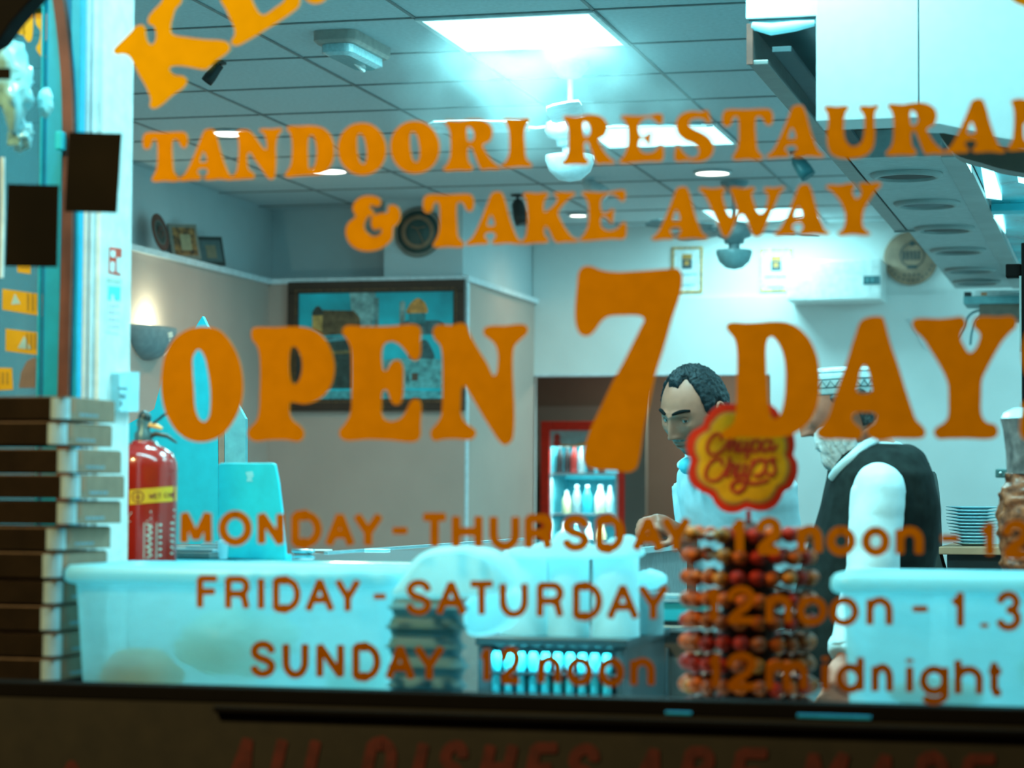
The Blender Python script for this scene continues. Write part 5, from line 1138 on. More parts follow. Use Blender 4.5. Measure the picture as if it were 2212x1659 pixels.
# emergency light on the ceiling
m_eb = mat('grey_emergency_casing', (.42, .36, .32), .5); m_ec = mat('clear_ribbed_cover', (.40, .62, .66), .15, bump=.4, scale=80, coat=.5)
a = at(762, 104, 2, ZC-.03)
t = thing('emergency_light', 'oblong emergency light fitting on the ceiling under the letter E', 'light', (a.x, a.y, ZC))
rz = Matrix.Rotation(math.radians(88), 3, 'Z')
def rb(n, L_, W2, z0, z1, m, i=.01, par=t):
    pr = lambda i_, z: [Vector((a.x, a.y, z))+rz@Vector((x, y, 0)) for x, y in rrect(-L_/2+i_, L_/2-i_, -W2/2+i_, W2/2-i_, .035)]
    mb = MB(); loftrings(mb, [pr(0, z1), pr(0, z0+.01), pr(i, z0)][::-1], capt=True, smooth=False); return mb.build(n, m, par)
rb('casing', .42, .165, ZC-.045, ZC-.0005, m_eb); rb('cover', .37, .12, ZC-.085, ZC-.046, m_ec, .02)
o = MB().tube([a+Vector((0, -.13, -.06))+Vector((0, 0, ZC-.0-a.z-.03+.03)), a+Vector((0, .13, -.06))], .008, 8); o = o.build('lamp_tube', m_white, t)

# ceiling fans
m_fan = mat('white_fan_enamel', (.80, .86, .88), .35); m_fglass = mat('opal_lamp_bowl', (.70, .86, .90), .3, emis=TINT, es=.12)
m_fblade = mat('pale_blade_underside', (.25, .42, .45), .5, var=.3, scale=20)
def fan_(x, y, label, ang, drop=.235, dim=False):
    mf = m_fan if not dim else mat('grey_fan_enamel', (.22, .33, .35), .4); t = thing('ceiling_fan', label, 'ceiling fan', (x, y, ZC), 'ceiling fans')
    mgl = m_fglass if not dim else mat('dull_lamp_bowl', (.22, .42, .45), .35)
    MB().lathe((x, y, ZC), [(.075, -.0005), (.072, -.02), (.045, -.058), (.02, -.066)], 28).build('canopy', mf, t)
    MB().lathe((x, y, ZC-drop), [(.012, 0), (.012, drop-.06)], 14).build('downrod', mf, t)
    z = ZC-drop
    MB().lathe((x, y, z), [(.018, .03), (.05, .022), (.092, .0), (.098, -.03), (.085, -.055), (.055, -.065), (.05, -.09), (0, -.09)][::-1], 32).build('motor', mf, t)
    MB().lathe((x, y, z-.09), [(.030, 0), (.030, -.03), (.033, -.036)][::-1], 20).build('lamp_neck', mf, t)
    MB().lathe((x, y, z-.126), [(.05, .006), (.094, 0), (.095, -.018), (.080, -.060), (.045, -.092), (0, -.102)], 32).build('lamp_bowl', mgl, t)
    for k in range(4):
        a_ = math.radians(ang+90*k); d = Vector((math.cos(a_), math.sin(a_), 0)); n = Vector((-d.y, d.x, 0)); pitch = .20
        c = Vector((x, y, z-.012)); u = (n*math.cos(pitch)+Vector((0, 0, 1))*math.sin(pitch)); nn_ = u.cross(d)
        br = MB().tube([c+d*.08, c+d*.13+Vector((0,0,-.006)), c+d*.19], .009, 8, flat=.5).build('blade_bracket', mf, t)
        out = [(.16,-.045),(.20,-.058),(.42,-.066),(.52,-.060),(.545,-.03),(.545,.03),(.52,.060),(.42,.066),(.20,.058),(.16,.045)]
        MB().prism([out], lambda p: c+d*p[0]+u*p[1]-nn_*.004, nn_*.008).build('blade', mf, t)
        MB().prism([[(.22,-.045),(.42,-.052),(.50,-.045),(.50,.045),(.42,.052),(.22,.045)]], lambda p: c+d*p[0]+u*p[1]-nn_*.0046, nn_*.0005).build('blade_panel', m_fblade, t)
p = at(1232, 134, 2, ZC); fan_(p.x, p.y, 'white ceiling fan with lamp bowl behind the letter R, nearer one', 190)
p = at(1586, 392, 2, ZC); fan_(p.x, p.y, 'dim far ceiling fan between the two certificates', 225, .24, True)
# spot lamps on the ceiling
def spot(px_, py_, ln, lean, label, m=m_black, r=.034, h=.10, zdrop=0):
    p = at(px_, py_, 2, ZC); t = thing('ceiling_spot', label, 'spot lamp', (p.x, p.y, ZC), 'spot lamps on the ceiling')
    MB().lathe((p.x, p.y, ZC), [(.038, -.0005), (.038, -.012), (.01, -.014)], 20).build('base', m, t)
    MB().lathe((p.x, p.y, ZC-ln), [(.009, 0), (.009, ln-.012)], 10).build('stem', m, t)
    r_ = Matrix.Rotation(lean, 3, 'Y'); MB().lathe((p.x, p.y, ZC-ln), [(.018, .02), (r*.8, .0), (r, -h*.6), (r*.96, -h), (r*.85, -h+.004)], 20, rot=r_).build('head', m, t)
spot(1118, 420, .05, -.25, 'black spot lamp left of the letter K of TAKE', r=.042, h=.12)
spot(1722, 328, .04, -.6, 'dark teal spot lamp under the letter A of RESTAURANT', mat('dark_teal_spot', (.03, .16, .18), .4), r=.04)
spot(468, 132, .03, .7, 'small black spot lamp half hidden by the big letter K', r=.024, h=.065)
spot(1268, 384, .03, -1.0, 'pale spot lamp right of the fan lamp bowl', mat('pale_spot_enamel', (.5, .6, .62), .4), r=.04, h=.13)

# shelf with router and cables at the right of the back wall
yw = 8.2; P, Q = at(2081, 640, 1, yw), at(2230, 655, 1, yw)
t = thing('wall_shelf', 'cyan-grey shelf at the right edge carrying a white device', 'shelf', ((P.x+Q.x)/2, yw+.15, Q.z))
MB().box((P.x, yw, Q.z), (Q.x, yw+.3, P.z)).build('board', mat('cyan_grey_shelf', (.16, .38, .40), .5), t, .003)
MB().box((at(2115, 660, 1, yw).x, yw+.01, at(2115, 690, 1, yw).z), (Q.x, yw+.28, Q.z-.001)).build('under_tray', mat('brown_shelf_tray', (.16, .12, .09), .6), t)
a = at(2103, 628, 1, yw+.03); o = MB().box((a.x, yw+.03, P.z+.0005), (Q.x-.02, yw+.2, a.z)).build('white_device', m_white, bevel=.006); tag(o, 'flat white device with an orange mark on the wall shelf', 'device')
a2 = at(2119, 632, 1, yw+.028); b2 = at(2132, 638, 1, yw+.028); MB().box((a2.x, yw+.027, b2.z), (b2.x, yw+.0298, a2.z)).build('orange_mark', mat('orange_mark', (.8, .25, .1), .5), o)
o = MB().box((at(2082, 630, 1, yw+.03).x, yw+.05, P.z+.0005), (at(2097, 630, 1, yw+.03).x, yw+.13, at(2090, 630, 1, yw+.03).z)).build('black_adapter', m_black); tag(o, 'small black adapter on the shelf left of the white device', 'adapter')
m_cab = mat('cyan_grey_cable', (.07, .22, .25), .5); yk = YB-.06
for pts, lb in (([(2125,668),(2100,676),(2088,690),(2080,712),(2065,735)], 'left grey cable hanging from the wall shelf'), ([(2128,668),(2112,690),(2100,715),(2096,745)], 'right grey cable hanging from the wall shelf'), ([(1962,690),(1985,726),(1996,750),(2012,758)], 'thin pale cable running down the back wall')):
    y_ = yw+.31 if pts[0][0] > 2000 else YB-.035
    o = MB().tube(crom([at(x, y, 1, y_) for x, y in pts], 4, False), .006 if pts[0][0] > 2000 else .004, 6).build('hanging_cable', m_cab if pts[0][0] > 2000 else m_trim); tag(o, lb, 'cable', 'cables by the wall shelf')

# plates on a wooden shelf, dark unit below
ypl = 3.0; ztb = at(2100, 1183, 1, ypl-.1).z
t = thing('serving_table', 'wooden-topped dark table carrying the stack of plates', 'table', (-.3, ypl, 0))
P = at(2028, 1190, 1, ypl-.16); Q = at(2300, 1190, 1, ypl-.16); ztb = P.z+.012
MB().box((P.x, ypl-.16, ztb-.022), (Q.x, ypl+.3, ztb)).build('top', mat('tan_wood', (.50, .24, .13), .5, var=.15, scale=8), t, .003)
MB().box((P.x+.02, ypl-.13, 0), (Q.x-.02, ypl+.27, ztb-.023)).build('cabinet', m_black, t)
m_plate = mat('white_plate_glaze', (.38, .72, .80), .15, coat=.5, var=.03)
pcx = at(2102, 1130, 1, ypl).x; zpt = at(2102, 1094, 1, ypl).z; nP = 12; stp = (zpt-ztb)/nP
r0 = (at(2161, 1100, 1, ypl).x-at(2044, 1100, 1, ypl).x)/2
for k in range(nP):
    r_ = r0*(.74+.26*min(1, k/7.)) ; z = ztb+.0006+k*stp
    o = MB().lathe((pcx+random.uniform(-.001, .001), ypl, z), [(r_*.55, 0), (r_*.62, .002), (r_, stp*.75), (r_*1.0, stp*.90), (r_*.97, stp*.93), (r_*.6, .0045), (0, .004)], 36).build('white_plate', m_plate)
    tag(o, 'round white plate in the stack on the wooden table, '+['lowest', 'second from the bottom', 'third from the bottom', 'fourth from the bottom', 'fifth from the bottom', 'sixth from the bottom', 'sixth from the top', 'fifth from the top', 'fourth from the top', 'third from the top', 'second from the top', 'topmost'][k], 'plate', 'stack of white plates')

# doner meat on its spit with a wrapped top
yd3 = 1.75; zz = lambda y_: at(2212, y_, 1, yd3).z
Xl = at(2155, 1150, 1, yd3).x; Xw = at(2172, 940, 1, yd3).x; XC = Xl+.135
m_meat = mat('roasted_doner_meat', (.34, .10, .035), .45, var=.6, scale=45, bump=1.0, coat=.1, spec=.3, col2=(.07, .02, .008)); m_wrap = mat('grey_frosted_meat_block', (.15, .13, .125), .6, var=.35, scale=30, bump=.4)
m_ice = mat('pale_plastic_film', (.45, .62, .66), .3, bump=.5, scale=40)
t = thing('doner_kebab_spit', 'tall doner meat cone with a grey wrapped top at the right edge', 'doner spit', (XC, yd3, zz(1260)))
rW = XC-Xw; RM = XC-Xl
MB().lathe((XC, yd3, 0), [(.012, zz(1262)), (.012, zz(780))], 12).build('spit_rod', m_steel, t)
pr = [(RM*.86, zz(1262)), (RM*.97, zz(1220)), (RM*.93, zz(1190)), (RM*1.02, zz(1150)), (RM*.98, zz(1100)), (RM*.95, zz(1070)), (RM*.86, zz(1040)), (rW*.98, zz(1022)), (0, zz(1020))]
mb = MB(); n_ = 90; pr2 = []
for i in range(len(pr)-1):
    for k in range(7): pr2.append((pr[i][0]+(pr[i+1][0]-pr[i][0])*k/7, pr[i][1]+(pr[i+1][1]-pr[i][1])*k/7))
pr2.append(pr[-1]); mb.lathe((XC, yd3, 0), pr2, n_)
for i, v in enumerate(mb.v):
    d = Vector((v.x-XC, v.y-yd3, 0)); 
    if d.length > .01:
        k = .010*noise.noise(v*28)+.008*noise.noise(Vector((v.x*14, v.y*14, v.z*75)))+.004*noise.noise(v*90); mb.v[i] = v+d.normalized()*k
mb.build('roasted_meat', m_meat, t)
mb = MB(); mb.lathe((XC, yd3, 0), [(rW*.98, zz(1024)), (rW, zz(980)), (rW*1.05, zz(930)), (rW*1.10, zz(905))], 60)
for i, v in enumerate(mb.v):
    d = Vector((v.x-XC, v.y-yd3, 0)); mb.v[i] = v+d*.03*noise.noise(v*9) if d.length > .01 else v
mb.build('wrapped_block', m_wrap, t)
mb = MB(); mb.lathe((XC, yd3, 0), [(rW*1.10, zz(906)), (rW*1.03, zz(892)), (rW*.85, zz(882)), (.02, zz(876))], 60); mb.build('film_cover', m_ice, t)
P = at(2150, 1013, 1, yd3+.25); o = MB().box((P.x, yd3+.25, at(2150, 1032, 1, yd3+.25).z), (P.x+.10, yd3+.27, P.z)).build('wall_bracket', mat('dark_teal_bracket', (.05, .15, .16), .35), bevel=.003); tag(o, 'small dark bracket with a bright screw left of the doner', 'bracket')
q_ = P; MB().ball((P.x+.012, yd3+.248, P.z-.010), .004, 8).build('screw', m_steel, o)
MB().box((P.x+.02, yd3+.27, P.z-.012), (P.x+.03, YB-8.0+.02, P.z-.004)).build('arm', m_black, o)
# grill head and post above
yg3 = 2.40; t = thing('grill_post', 'dark grill post with a side arm at the right edge above the doner', 'grill', at(2210, 800, 1, yg3))
B0, B1 = at(2172, 570, 1, yg3), at(2206, 598, 1, yg3); MB().box((B0.x, yg3, B1.z), (B1.x+.0, yg3+.05, B0.z)).build('arm', m_dark, t, .003)
B0, B1 = at(2206, 525, 1, yg3), at(2222, 1250, 1, yg3); MB().box((B0.x, yg3-.01, 0), (B1.x, yg3+.06, B0.z)).build('post', m_dark, t, .003)
B0, B1 = at(2202, 597, 1, yg3), at(2207, 760, 1, yg3); MB().box((B0.x, yg3-.012, B1.z), (B1.x, yg3+.0, B0.z)).build('edge_strip', m_cano, t)

# till screen and coats behind the bearded man
yt3 = 3.3; P, Q = at(1962, 999, 1, yt3), at(2006, 1060, 1, yt3)
t = thing('till_screen', 'small till screen glowing cyan behind the bearded man', 'screen', ((P.x+Q.x)/2, yt3, 0))
MB().box((P.x, yt3, Q.z), (Q.x, yt3+.03, P.z)).build('bezel', m_black, t, .003)
MB().box((P.x+.008, yt3-.002, Q.z+.01), (Q.x-.008, yt3, P.z-.008)).build('display', mat('lit_till_display', (.05, .5, .7), .3, emis=(.02, .45, .65), es=.8), t)
MB().box(((P.x+Q.x)/2-.02, yt3+.01, .0), ((P.x+Q.x)/2+.02, yt3+.04, Q.z)).build('stand', m_black, t)
q = [(2000,1022),(2012,1018),(2020,1045),(2026,1110),(2030,1200),(2040,1250),(1985,1250),(1985,1030)]
m_coat = mat('dark_green_black_coat', (.045, .05, .042), .8, bump=.3, scale=20)
pts = [(p.x, p.y) for p in crom([(at(x, y, 1, 2.9).x, at(x, y, 1, 2.9).z) for x, y in q], 3)]
o = MB().prism([pts], lambda p: Vector((p[0], 2.9, p[1])), (0, .12, 0)).build('hanging_coat', m_coat, bevel=.01); tag(o, 'dark coat hanging behind the bearded man', 'coat')

# ------------------------------------------------------------------ the two men
def fuse(mb, voxel=.006, it=3, nz=0, nsc=20, warp=None):
    """one continuous skin around all the shapes in mb"""
    me = bpy.data.meshes.new('tmp'); me.from_pydata([tuple(v) for v in mb.v], [], mb.f)
    bm = bmesh.new(); bm.from_mesh(me); bmesh.ops.recalc_face_normals(bm, faces=bm.faces); bm.to_mesh(me); bm.free()
    o = bpy.data.objects.new('tmp', me); COL.objects.link(o)
    r = o.modifiers.new('r', 'REMESH'); r.mode = 'VOXEL'; r.voxel_size = voxel
    if it: s = o.modifiers.new('s', 'SMOOTH'); s.iterations = it; s.factor = .5
    dg = bpy.context.evaluated_depsgraph_get(); m2 = bpy.data.meshes.new_from_object(o.evaluated_get(dg))
    out = MB(); out.v = [v.co.copy() for v in m2.vertices]; nrm = [v.normal.copy() for v in m2.vertices]
    if nz:
        for i, v in enumerate(out.v):
            k = noise.noise(Vector((v.x*nsc, v.y*nsc, v.z*nsc*.55)))+.6*abs(noise.noise(Vector((v.x*nsc*.6, v.y*nsc*.6, v.z*nsc*1.3+3))))
            out.v[i] = v+nrm[i]*nz*k
    out.f = [list(p.vertices) for p in m2.polygons]; out.m = [0]*len(out.f); out.sm = [True]*len(out.f)
    bpy.data.objects.remove(o); return out
def G(u, s): return math.exp(-(u/s)**2)
def sstep(x): x = max(0, min(1, x)); return x*x*(3-2*x)
def headpt(a, e, age=0):
    """surface of a head, face towards -Y; a = turn from the face, e = elevation"""
    x = math.sin(a)*math.cos(e)*.076; y = -math.cos(a)*math.cos(e)*.098; z = math.sin(e)*.118
    t = max(0, -z/.118)
    x *= 1-.26*t**1.8; x *= 1+.03*G(z-.03, .05)
    if y > 0: y *= 1-.50*t
    if y > 0 and z > 0: y *= 1.04
    w = sstep(-y/.035); ax = abs(x); d = 0
    d += .0075*G(ax-.024, .022)*G(z-.021, .0085) - .0105*G(ax-.031, .016)*G(z-.001, .0115)
    s = max(0, min(1, (.012-z)/.052)); nb = 1 if z > -.040 else G(z+.040, .006)
    if z < .02: d += (.005+.021*s**1.15)*nb*G(x, .0072+.0055*s)
    d += .0075*G(ax-.0135, .0062)*G(z+.039, .0065)
    d += .0055*G(ax-.045, .017)*G(z+.016, .016) - .003*G(ax-.030, .008)*G(z+.052, .02)
    d += .0062*G(x, .023)*G(z+.0625, .0042)+.0070*G(x, .020)*G(z+.0745, .0050)-.0045*G(x, .024)*G(z+.0683, .0022)-.003*G(x, .02)*G(z+.088, .006)
    d += .010*G(x, .022)*G(z+.106, .016)
    d -= .002*G(ax-.030, .013)*G(z+.017, .004)
    y -= d*w
    return Vector((x, y, z))
def headgrid(fn, NA=144, NE=108):
    vs = []
    for i in range(NE+1):
        e = -PI/2+PI*i/NE
        for k in range(NA): vs.append(fn(-PI+2*PI*k/NA, e))
    fs = [(i*NA+k, i*NA+(k+1) % NA, (i+1)*NA+(k+1) % NA, (i+1)*NA+k) for i in range(NE) for k in range(NA)]
    return vs, fs
def interp(tab, x):
    for (x0, y0), (x1, y1) in zip(tab, tab[1:]):
        if x <= x1: return y0+(y1-y0)*max(0, (x-x0))/(x1-x0)
    return tab[-1][1]
def shell(amount, post=None, thr=-.001):
    """layer of hair on the head: amount(a, e) in metres above the skin"""
    vs = []; keep = []
    def fn(a, e):
        p = headpt(a, e); q = p.normalized(); am = amount(a, e); keep.append(am > thr)
        r = p+q*am
        return post(r, a, e, am) if post else r
    vs, fs = headgrid(fn); fs = [f for f in fs if any(keep[i] for i in f)]
    return vs, fs
m_eye = mat('eye_white', (.50, .36, .32), .25, var=.02); m_iris = mat('dark_iris', (.04, .025, .02), .15); m_lid = mat('eyelid_shadow_line', (.10, .045, .035), .7)
def person_head(mb, H, gaze=(0, -1, 0), r=.0118):
    vs, fs = headgrid(headpt); mb.add([H@v for v in vs], fs, 0, True)
    for sx in (-1, 1):
        ys = headpt(math.asin(.031/.076)*1.0*sx*.98, 0).y
        c = Vector((sx*.031, ys+.0080, .0015)); g = Vector(gaze).normalized()
        mb.ball(H@c, r, 20, 1); mb.ball(H@(c+g*.0072), .0058, 14, 2)
        for el, rr, w_ in ((28, 1.10, .0034), (34, 1.06, .0016), (-30, 1.06, .0015)):
            pts = []
            for k in range(13):
                az = math.radians(-68+136*k/12); ee = math.radians(el)*math.cos(az*.95)
                pts.append(H@(c+Vector((math.sin(az)*math.cos(ee), -math.cos(az)*math.cos(ee), math.sin(ee)))*r*rr))
            mb.tube(pts, [w_*(.5+.5*math.sin(PI*k/12)) for k in range(13)], 6, 3 if el == 26 else 0)
        # ear
        ec = Vector((sx*.0755, .010, -.006)); rotE = (H.to_3x3()@Matrix.Rotation(sx*math.radians(18), 3, 'Z')@Matrix.Rotation(math.radians(-10), 3, 'X'))
        mb.ball(H@ec, .030, 18, 0, sc=(.22, .58, 1), rot=rotE)
        pts = [H@(ec+Vector((sx*.006, math.cos(t_)*.0175, math.sin(t_)*.030))) for t_ in [math.radians(q) for q in range(-120, 171, 18)]]
        mb.tube(pts, .0042, 8, 0)
    return mb
def brow(mb, H, sx, th=.0042):
    pts = []
    for k in range(9):
        x = .012+.040*k/8; a = math.asin(min(.99, x/.077))*sx; z = .024+.006*math.sin(PI*k/8*.8)
        p = headpt(a, math.asin(z/.118)); pts.append(H@(p+Vector((0, -.002, 0))))
    mb.tube(pts, [th*(.5+.5*math.sin(PI*(k+1)/10)) for k in range(9)], 7, 0, flat=.6)
def hand(mb, W, d, n, side, curl=.9, s=1.0, spread=.12):
    """palm at wrist W pointing along d, n = back of the hand; five separate bent fingers"""
    W = Vector(W); d = Vector(d).normalized(); n = (Vector(n)-d*d.dot(Vector(n))).normalized(); u = d.cross(n)*side
    mb.tube([W-d*.01, W+d*.02*s, W+d*.055*s, W+d*.088*s], [.021*s, .026*s, .033*s, .029*s], 14, flat=1)
    rr = Matrix((u, d, n)).transposed()
    mb.ball(W+d*.05*s, .046*s, 14, sc=(.88, 1.0, .38), rot=rr)
    for k, (L_, o) in enumerate(((.072, -.029), (.080, -.010), (.075, .010), (.060, .028))):
        p = W+d*.088*s+u*o*s; a = 0; pts = [p-d*.02*s]; c = curl*(.85+.1*k)
        dirv = (d+u*spread*(k-1.5)*.5).normalized(); pts.append(p)
        for seg, f in zip(range(3), (.45, .30, .25)):
            a += c*(.75 if seg == 0 else 1.0); v = dirv*math.cos(a)-n*math.sin(a); p = p+v*L_*f*s; pts.append(p)
        mb.tube(crom(pts, 3, False), [.0092*s, .0092*s, .0092*s]+[.0088*s]*3+[.0085*s]*3+[.008*s]*3+[.0065*s]*1 if True else .009, 10)
    p = W+d*.028*s-u*.030*s; v = (d*.55-u*.75-n*.35).normalized(); pts = [p+u*.01*s, p]
    q = p+v*.034*s; pts.append(q); v2 = (d*.85-u*.1-n*.6).normalized(); q = q+v2*.028*s; pts.append(q); q = q+(v2-n*.5).normalized()*.020*s; pts.append(q)
    mb.tube(crom(pts, 3, False), [.013*s]*4+[.0115*s]*3+[.0105*s]*3+[.0095*s]*2+[.0075*s], 10)
def ellip(c, f, rx, ry, z, n=32, p=2.4):
    """rounded cross-section of a trunk facing f"""
    f = Vector((f[0], f[1], 0)).normalized(); s = Vector((-f.y, f.x, 0)); out = []
    for k in range(n):
        a = 2*PI*k/n; ca, sa = math.cos(a), math.sin(a)
        x = abs(ca)**(2/p)*math.copysign(1, ca)*rx; y = abs(sa)**(2/p)*math.copysign(1, sa)*ry
        out.append(Vector((c[0], c[1], z))+s*x+f*y)
    return out
def trunk(mb, base, f, secs, grow=0):
    rings = [ellip((base[0]+f[0]*o, base[1]+f[1]*o), f, rx+grow, ry+grow, z) for z, o, rx, ry in secs]
    loftrings(mb, rings, capt=True)
def limb(mb, pts, rs, grow=0): mb.tube(crom(pts, 4, False), [ (rs[min(int(i/4), len(rs)-1)]*(1-(i % 4)/4)+rs[min(int(i/4)+1, len(rs)-1)]*((i % 4)/4))+grow for i in range((len(pts)-1)*4+1)], 16)

def man(label, name_base, base, yaw, secs, headc, headrot, arms, skin, shirt_m, trou_m, sleeve_end, gaze, clamp=None):
    f = Vector((math.sin(yaw), -math.cos(yaw), 0)); s = Vector((-f.y, f.x, 0))   # s = his left side
    t = thing('person', label, 'person', (base[0], base[1], 0))
    B = Vector((base[0], base[1], 0)); H = Matrix.Translation(headc)@headrot
    body = MB(); trunk(body, base, f, secs)
    neck0 = B+f*secs[-1][1]+Vector((0, 0, secs[-1][0]-.03))
    body.tube([neck0, neck0.lerp(H@Vector((0, .02, -.06)), .6), H@Vector((0, .018, -.05))], [.062, .056, .056], 18)
    legs = []
    for sx in (1, -1):
        hip = B+s*.085*sx+Vector((0, 0, .92)); kn = B+s*.10*sx+f*.03+Vector((0, 0, .50)); an = B+s*.11*sx-f*.02+Vector((0, 0, .085))
        legs.append([hip, kn, an]); body.tube(crom([hip, kn, an], 5, False), [.085-.0045*i for i in range(11)], 14)
        body.tube([an+Vector((0, 0, -.03)), an+f*.07+Vector((0, 0, -.045)), an+f*.16+Vector((0, 0, -.055))], [.038, .036, .025], 12)
    for a in arms:
        limb(body, a['p'], a['r']); hand(body, a['p'][-1], a['d'], a['n'], a['side'], a['curl'])
    fb = fuse(body, .0065, 4)
    person_head(fb, H, gaze)
    if clamp: fb.v = [clamp(v) for v in fb.v]
    fb.build('body', [skin, m_eye, m_iris, m_lid], t, recalc=False)
    sh = MB(); trunk(sh, base, f, [q for q in secs[:-1]]+[(secs[-1][0]-.012, secs[-1][1], secs[-1][2]*1.12, secs[-1][3]*1.12)], .012)
    for a in arms:
        n = sleeve_end; P = crom(a['p'], 4, False); k = int(len(P)*a.get('sl', n)); k = max(3, k)
        R0 = [(a['r'][min(int(i/4), len(a['r'])-1)]*(1-(i % 4)/4)+a['r'][min(int(i/4)+1, len(a['r'])-1)]*((i % 4)/4))+a.get('g', .016) for i in range(len(P))]
        sh.tube(P[:k], R0[:k], 18)
    fs_ = fuse(sh, .008, 3, .006, 16); fs_.build('shirt', shirt_m, t, recalc=False)
    tr = MB(); trunk(tr, base, f, [(.80, 0, .165, .115), (.90, 0, .175, .125), (1.0, 0, .165, .12)], .012)
    for L_ in legs: tr.tube(crom([L_[0], L_[1], L_[2]+Vector((0, 0, .02))], 5, False), [.105-.0040*i for i in range(11)], 14)
    fuse(tr, .010, 2, .005, 9).build('trousers', trou_m, t, recalc=False)
    for L_ in legs:
        MB().tube([L_[2]+Vector((0, 0, -.035))-f*.05, L_[2]+Vector((0, 0, -.038)), L_[2]+f*.10+Vector((0, 0, -.045)), L_[2]+f*.19+Vector((0, 0, -.052))], [.044, .047, .045, .030], 14, flat=.9).build('shoe', m_black, t)
    return t, H, f, s, B
m_skin1 = mat('brown_skin', (.46, .145, .085), .5, var=.10, scale=22, sub=.05); m_skin2 = mat('brown_skin_older', (.50, .17, .105), .55, var=.12, scale=22, sub=.05)
m_shirt = mat('white_cotton_shirt', (.52, .68, .72), .8, var=.03, bump=.25, scale=30); m_trou = mat('dark_trousers', (.03, .035, .035), .8)
m_hair1 = mat('black_hair', (.008, .014, .017), .6, var=.5, scale=120, bump=.8, spec=.3); m_hair2 = mat('dark_grey_hair', (.05, .07, .07), .6, var=.5, scale=120, bump=.8)
m_beard = mat('white_beard', (.90, .93, .93), .7, var=.2, scale=90, bump=1.0); m_beardg = mat('grey_beard_tip', (.30, .36, .36), .8, var=.3, scale=90, bump=.8)

# man with greying black hair, leaning towards the street
b1 = at(1628, 1200, 1, 2.46); f1 = math.radians(-50); h1 = at(1500, 888, 1, 2.30)
hr1 = Matrix.Rotation(math.radians(-31), 4, 'Z')@Matrix.Rotation(math.radians(20), 4, 'X')@Matrix.Rotation(math.radians(4), 4, 'Y')
F1 = Vector((math.sin(f1), -math.cos(f1), 0)); S1 = Vector((-F1.y, F1.x, 0)); BB = Vector((b1.x, b1.y, 0))
secs1 = [(.86, 0, .15, .10), (.98, 0, .165, .115), (1.10, .01, .155, .115), (1.24, .03, .165, .118), (1.34, .055, .185, .112), (1.405, .075, .180, .090), (1.445, .095, .115, .070), (1.475, .115, .062, .060)]
shR = BB+F1*.065-S1*.185+Vector((0, 0, 1.375)); shL = BB+F1*.065+S1*.185+Vector((0, 0, 1.375))
wr1 = at(1468, 1150, 1, 2.36); wl1 = at(1530, 1330, 1, 2.10)
arms1 = [dict(p=[shR, at(1512, 1190, 1, 2.50), wr1], r=[.052, .042, .030], d=at(1405, 1130, 1, 2.30)-wr1, n=(.1, -.5, .85), side=1, curl=1.0, sl=.62, g=.020),
         dict(p=[shL, shL+Vector((.01, .05, -.27)), wl1], r=[.052, .042, .030], d=(-.8, -.4, -.35), n=(-.2, -.2, .9), side=-1, curl=.5, sl=.62, g=.020)]
t1, H1, f_, s_, B_ = man('man with short greying black hair in a white shirt, looking out past the flower sign', 'a', (b1.x, b1.y), f1, secs1, h1, hr1, arms1, m_skin1, m_shirt, m_trou, .6, (.55, -1, -.02))
HL1 = [(0, 47), (18, 46), (30, 55), (42, 60), (52, 48), (62, 30), (68, 4), (80, -8), (86, 8), (98, 12), (108, -14), (125, -32), (180, -36)]
def am1(a, e):
    ad = abs(math.degrees(a)); ed = math.degrees(e); hl = interp(HL1, ad)+3*noise.noise(Vector((a*9, 0, 2)))
    k = sstep((ed-hl+4)/13); return -.004+.0145*k*(.85+.3*noise.noise(Vector((a*6, e*14, 1))))*(1 if ad > 50 else 1.15)+.0012*noise.noise(Vector((a*60, e*7, 5)))*k
vs, fs = shell(am1); MB().add([H1@v for v in vs], fs, 0, True).build('hair', m_hair1, t1, recalc=False)
def am1g(a, e):
    ad = abs(math.degrees(a)); ed = math.degrees(e); return .0015-.006*sstep(abs(ad-70)/7)-.006*sstep(abs(ed-2)/14)
mb = MB(); brow(mb, H1, 1, .0060); brow(mb, H1, -1, .0060); mb.build('eyebrows', mat('black_eyebrow', (.006, .007, .007), .95, spec=.05), t1)
def am1s(a, e):
    p = headpt(a, e); ad = abs(math.degrees(a)); r = -.003
    if ad < 62: r += .0036*max(G(p.z+.092, .018)*.95, G(p.z+.0525, .006)*(1 if ad < 26 else .2), G(ad-48, 16)*G(p.z+.075, .03))
    return r
vs, fs = shell(am1s, thr=.0001); MB().add([H1@v for v in vs], fs, 0, True).build('stubble', mat('grey_stubble', (.20, .17, .15), .8, var=.4, scale=150), t1, recalc=False)
mb = MB(); mb.ball(H1@Vector((.004, -.070, -.128)), .024, 16, sc=(.95, .75, .95)); mb.build('chin_mask', mat('pale_cyan_face_mask', (.10, .62, .75), .7, bump=.5, scale=50), t1)
mb = MB(); nk = H1@Vector((0, .02, -.115))
mb.tube([nk+(F1*math.cos(q)+S1*math.sin(q))*.066+Vector((0, 0, -.018-.03*max(0, math.cos(q)))) for q in [2*PI*k/20+.15 for k in range(20)]], .009, 8, flat=1.5)
mb.build('collar', m_shirt, t1)

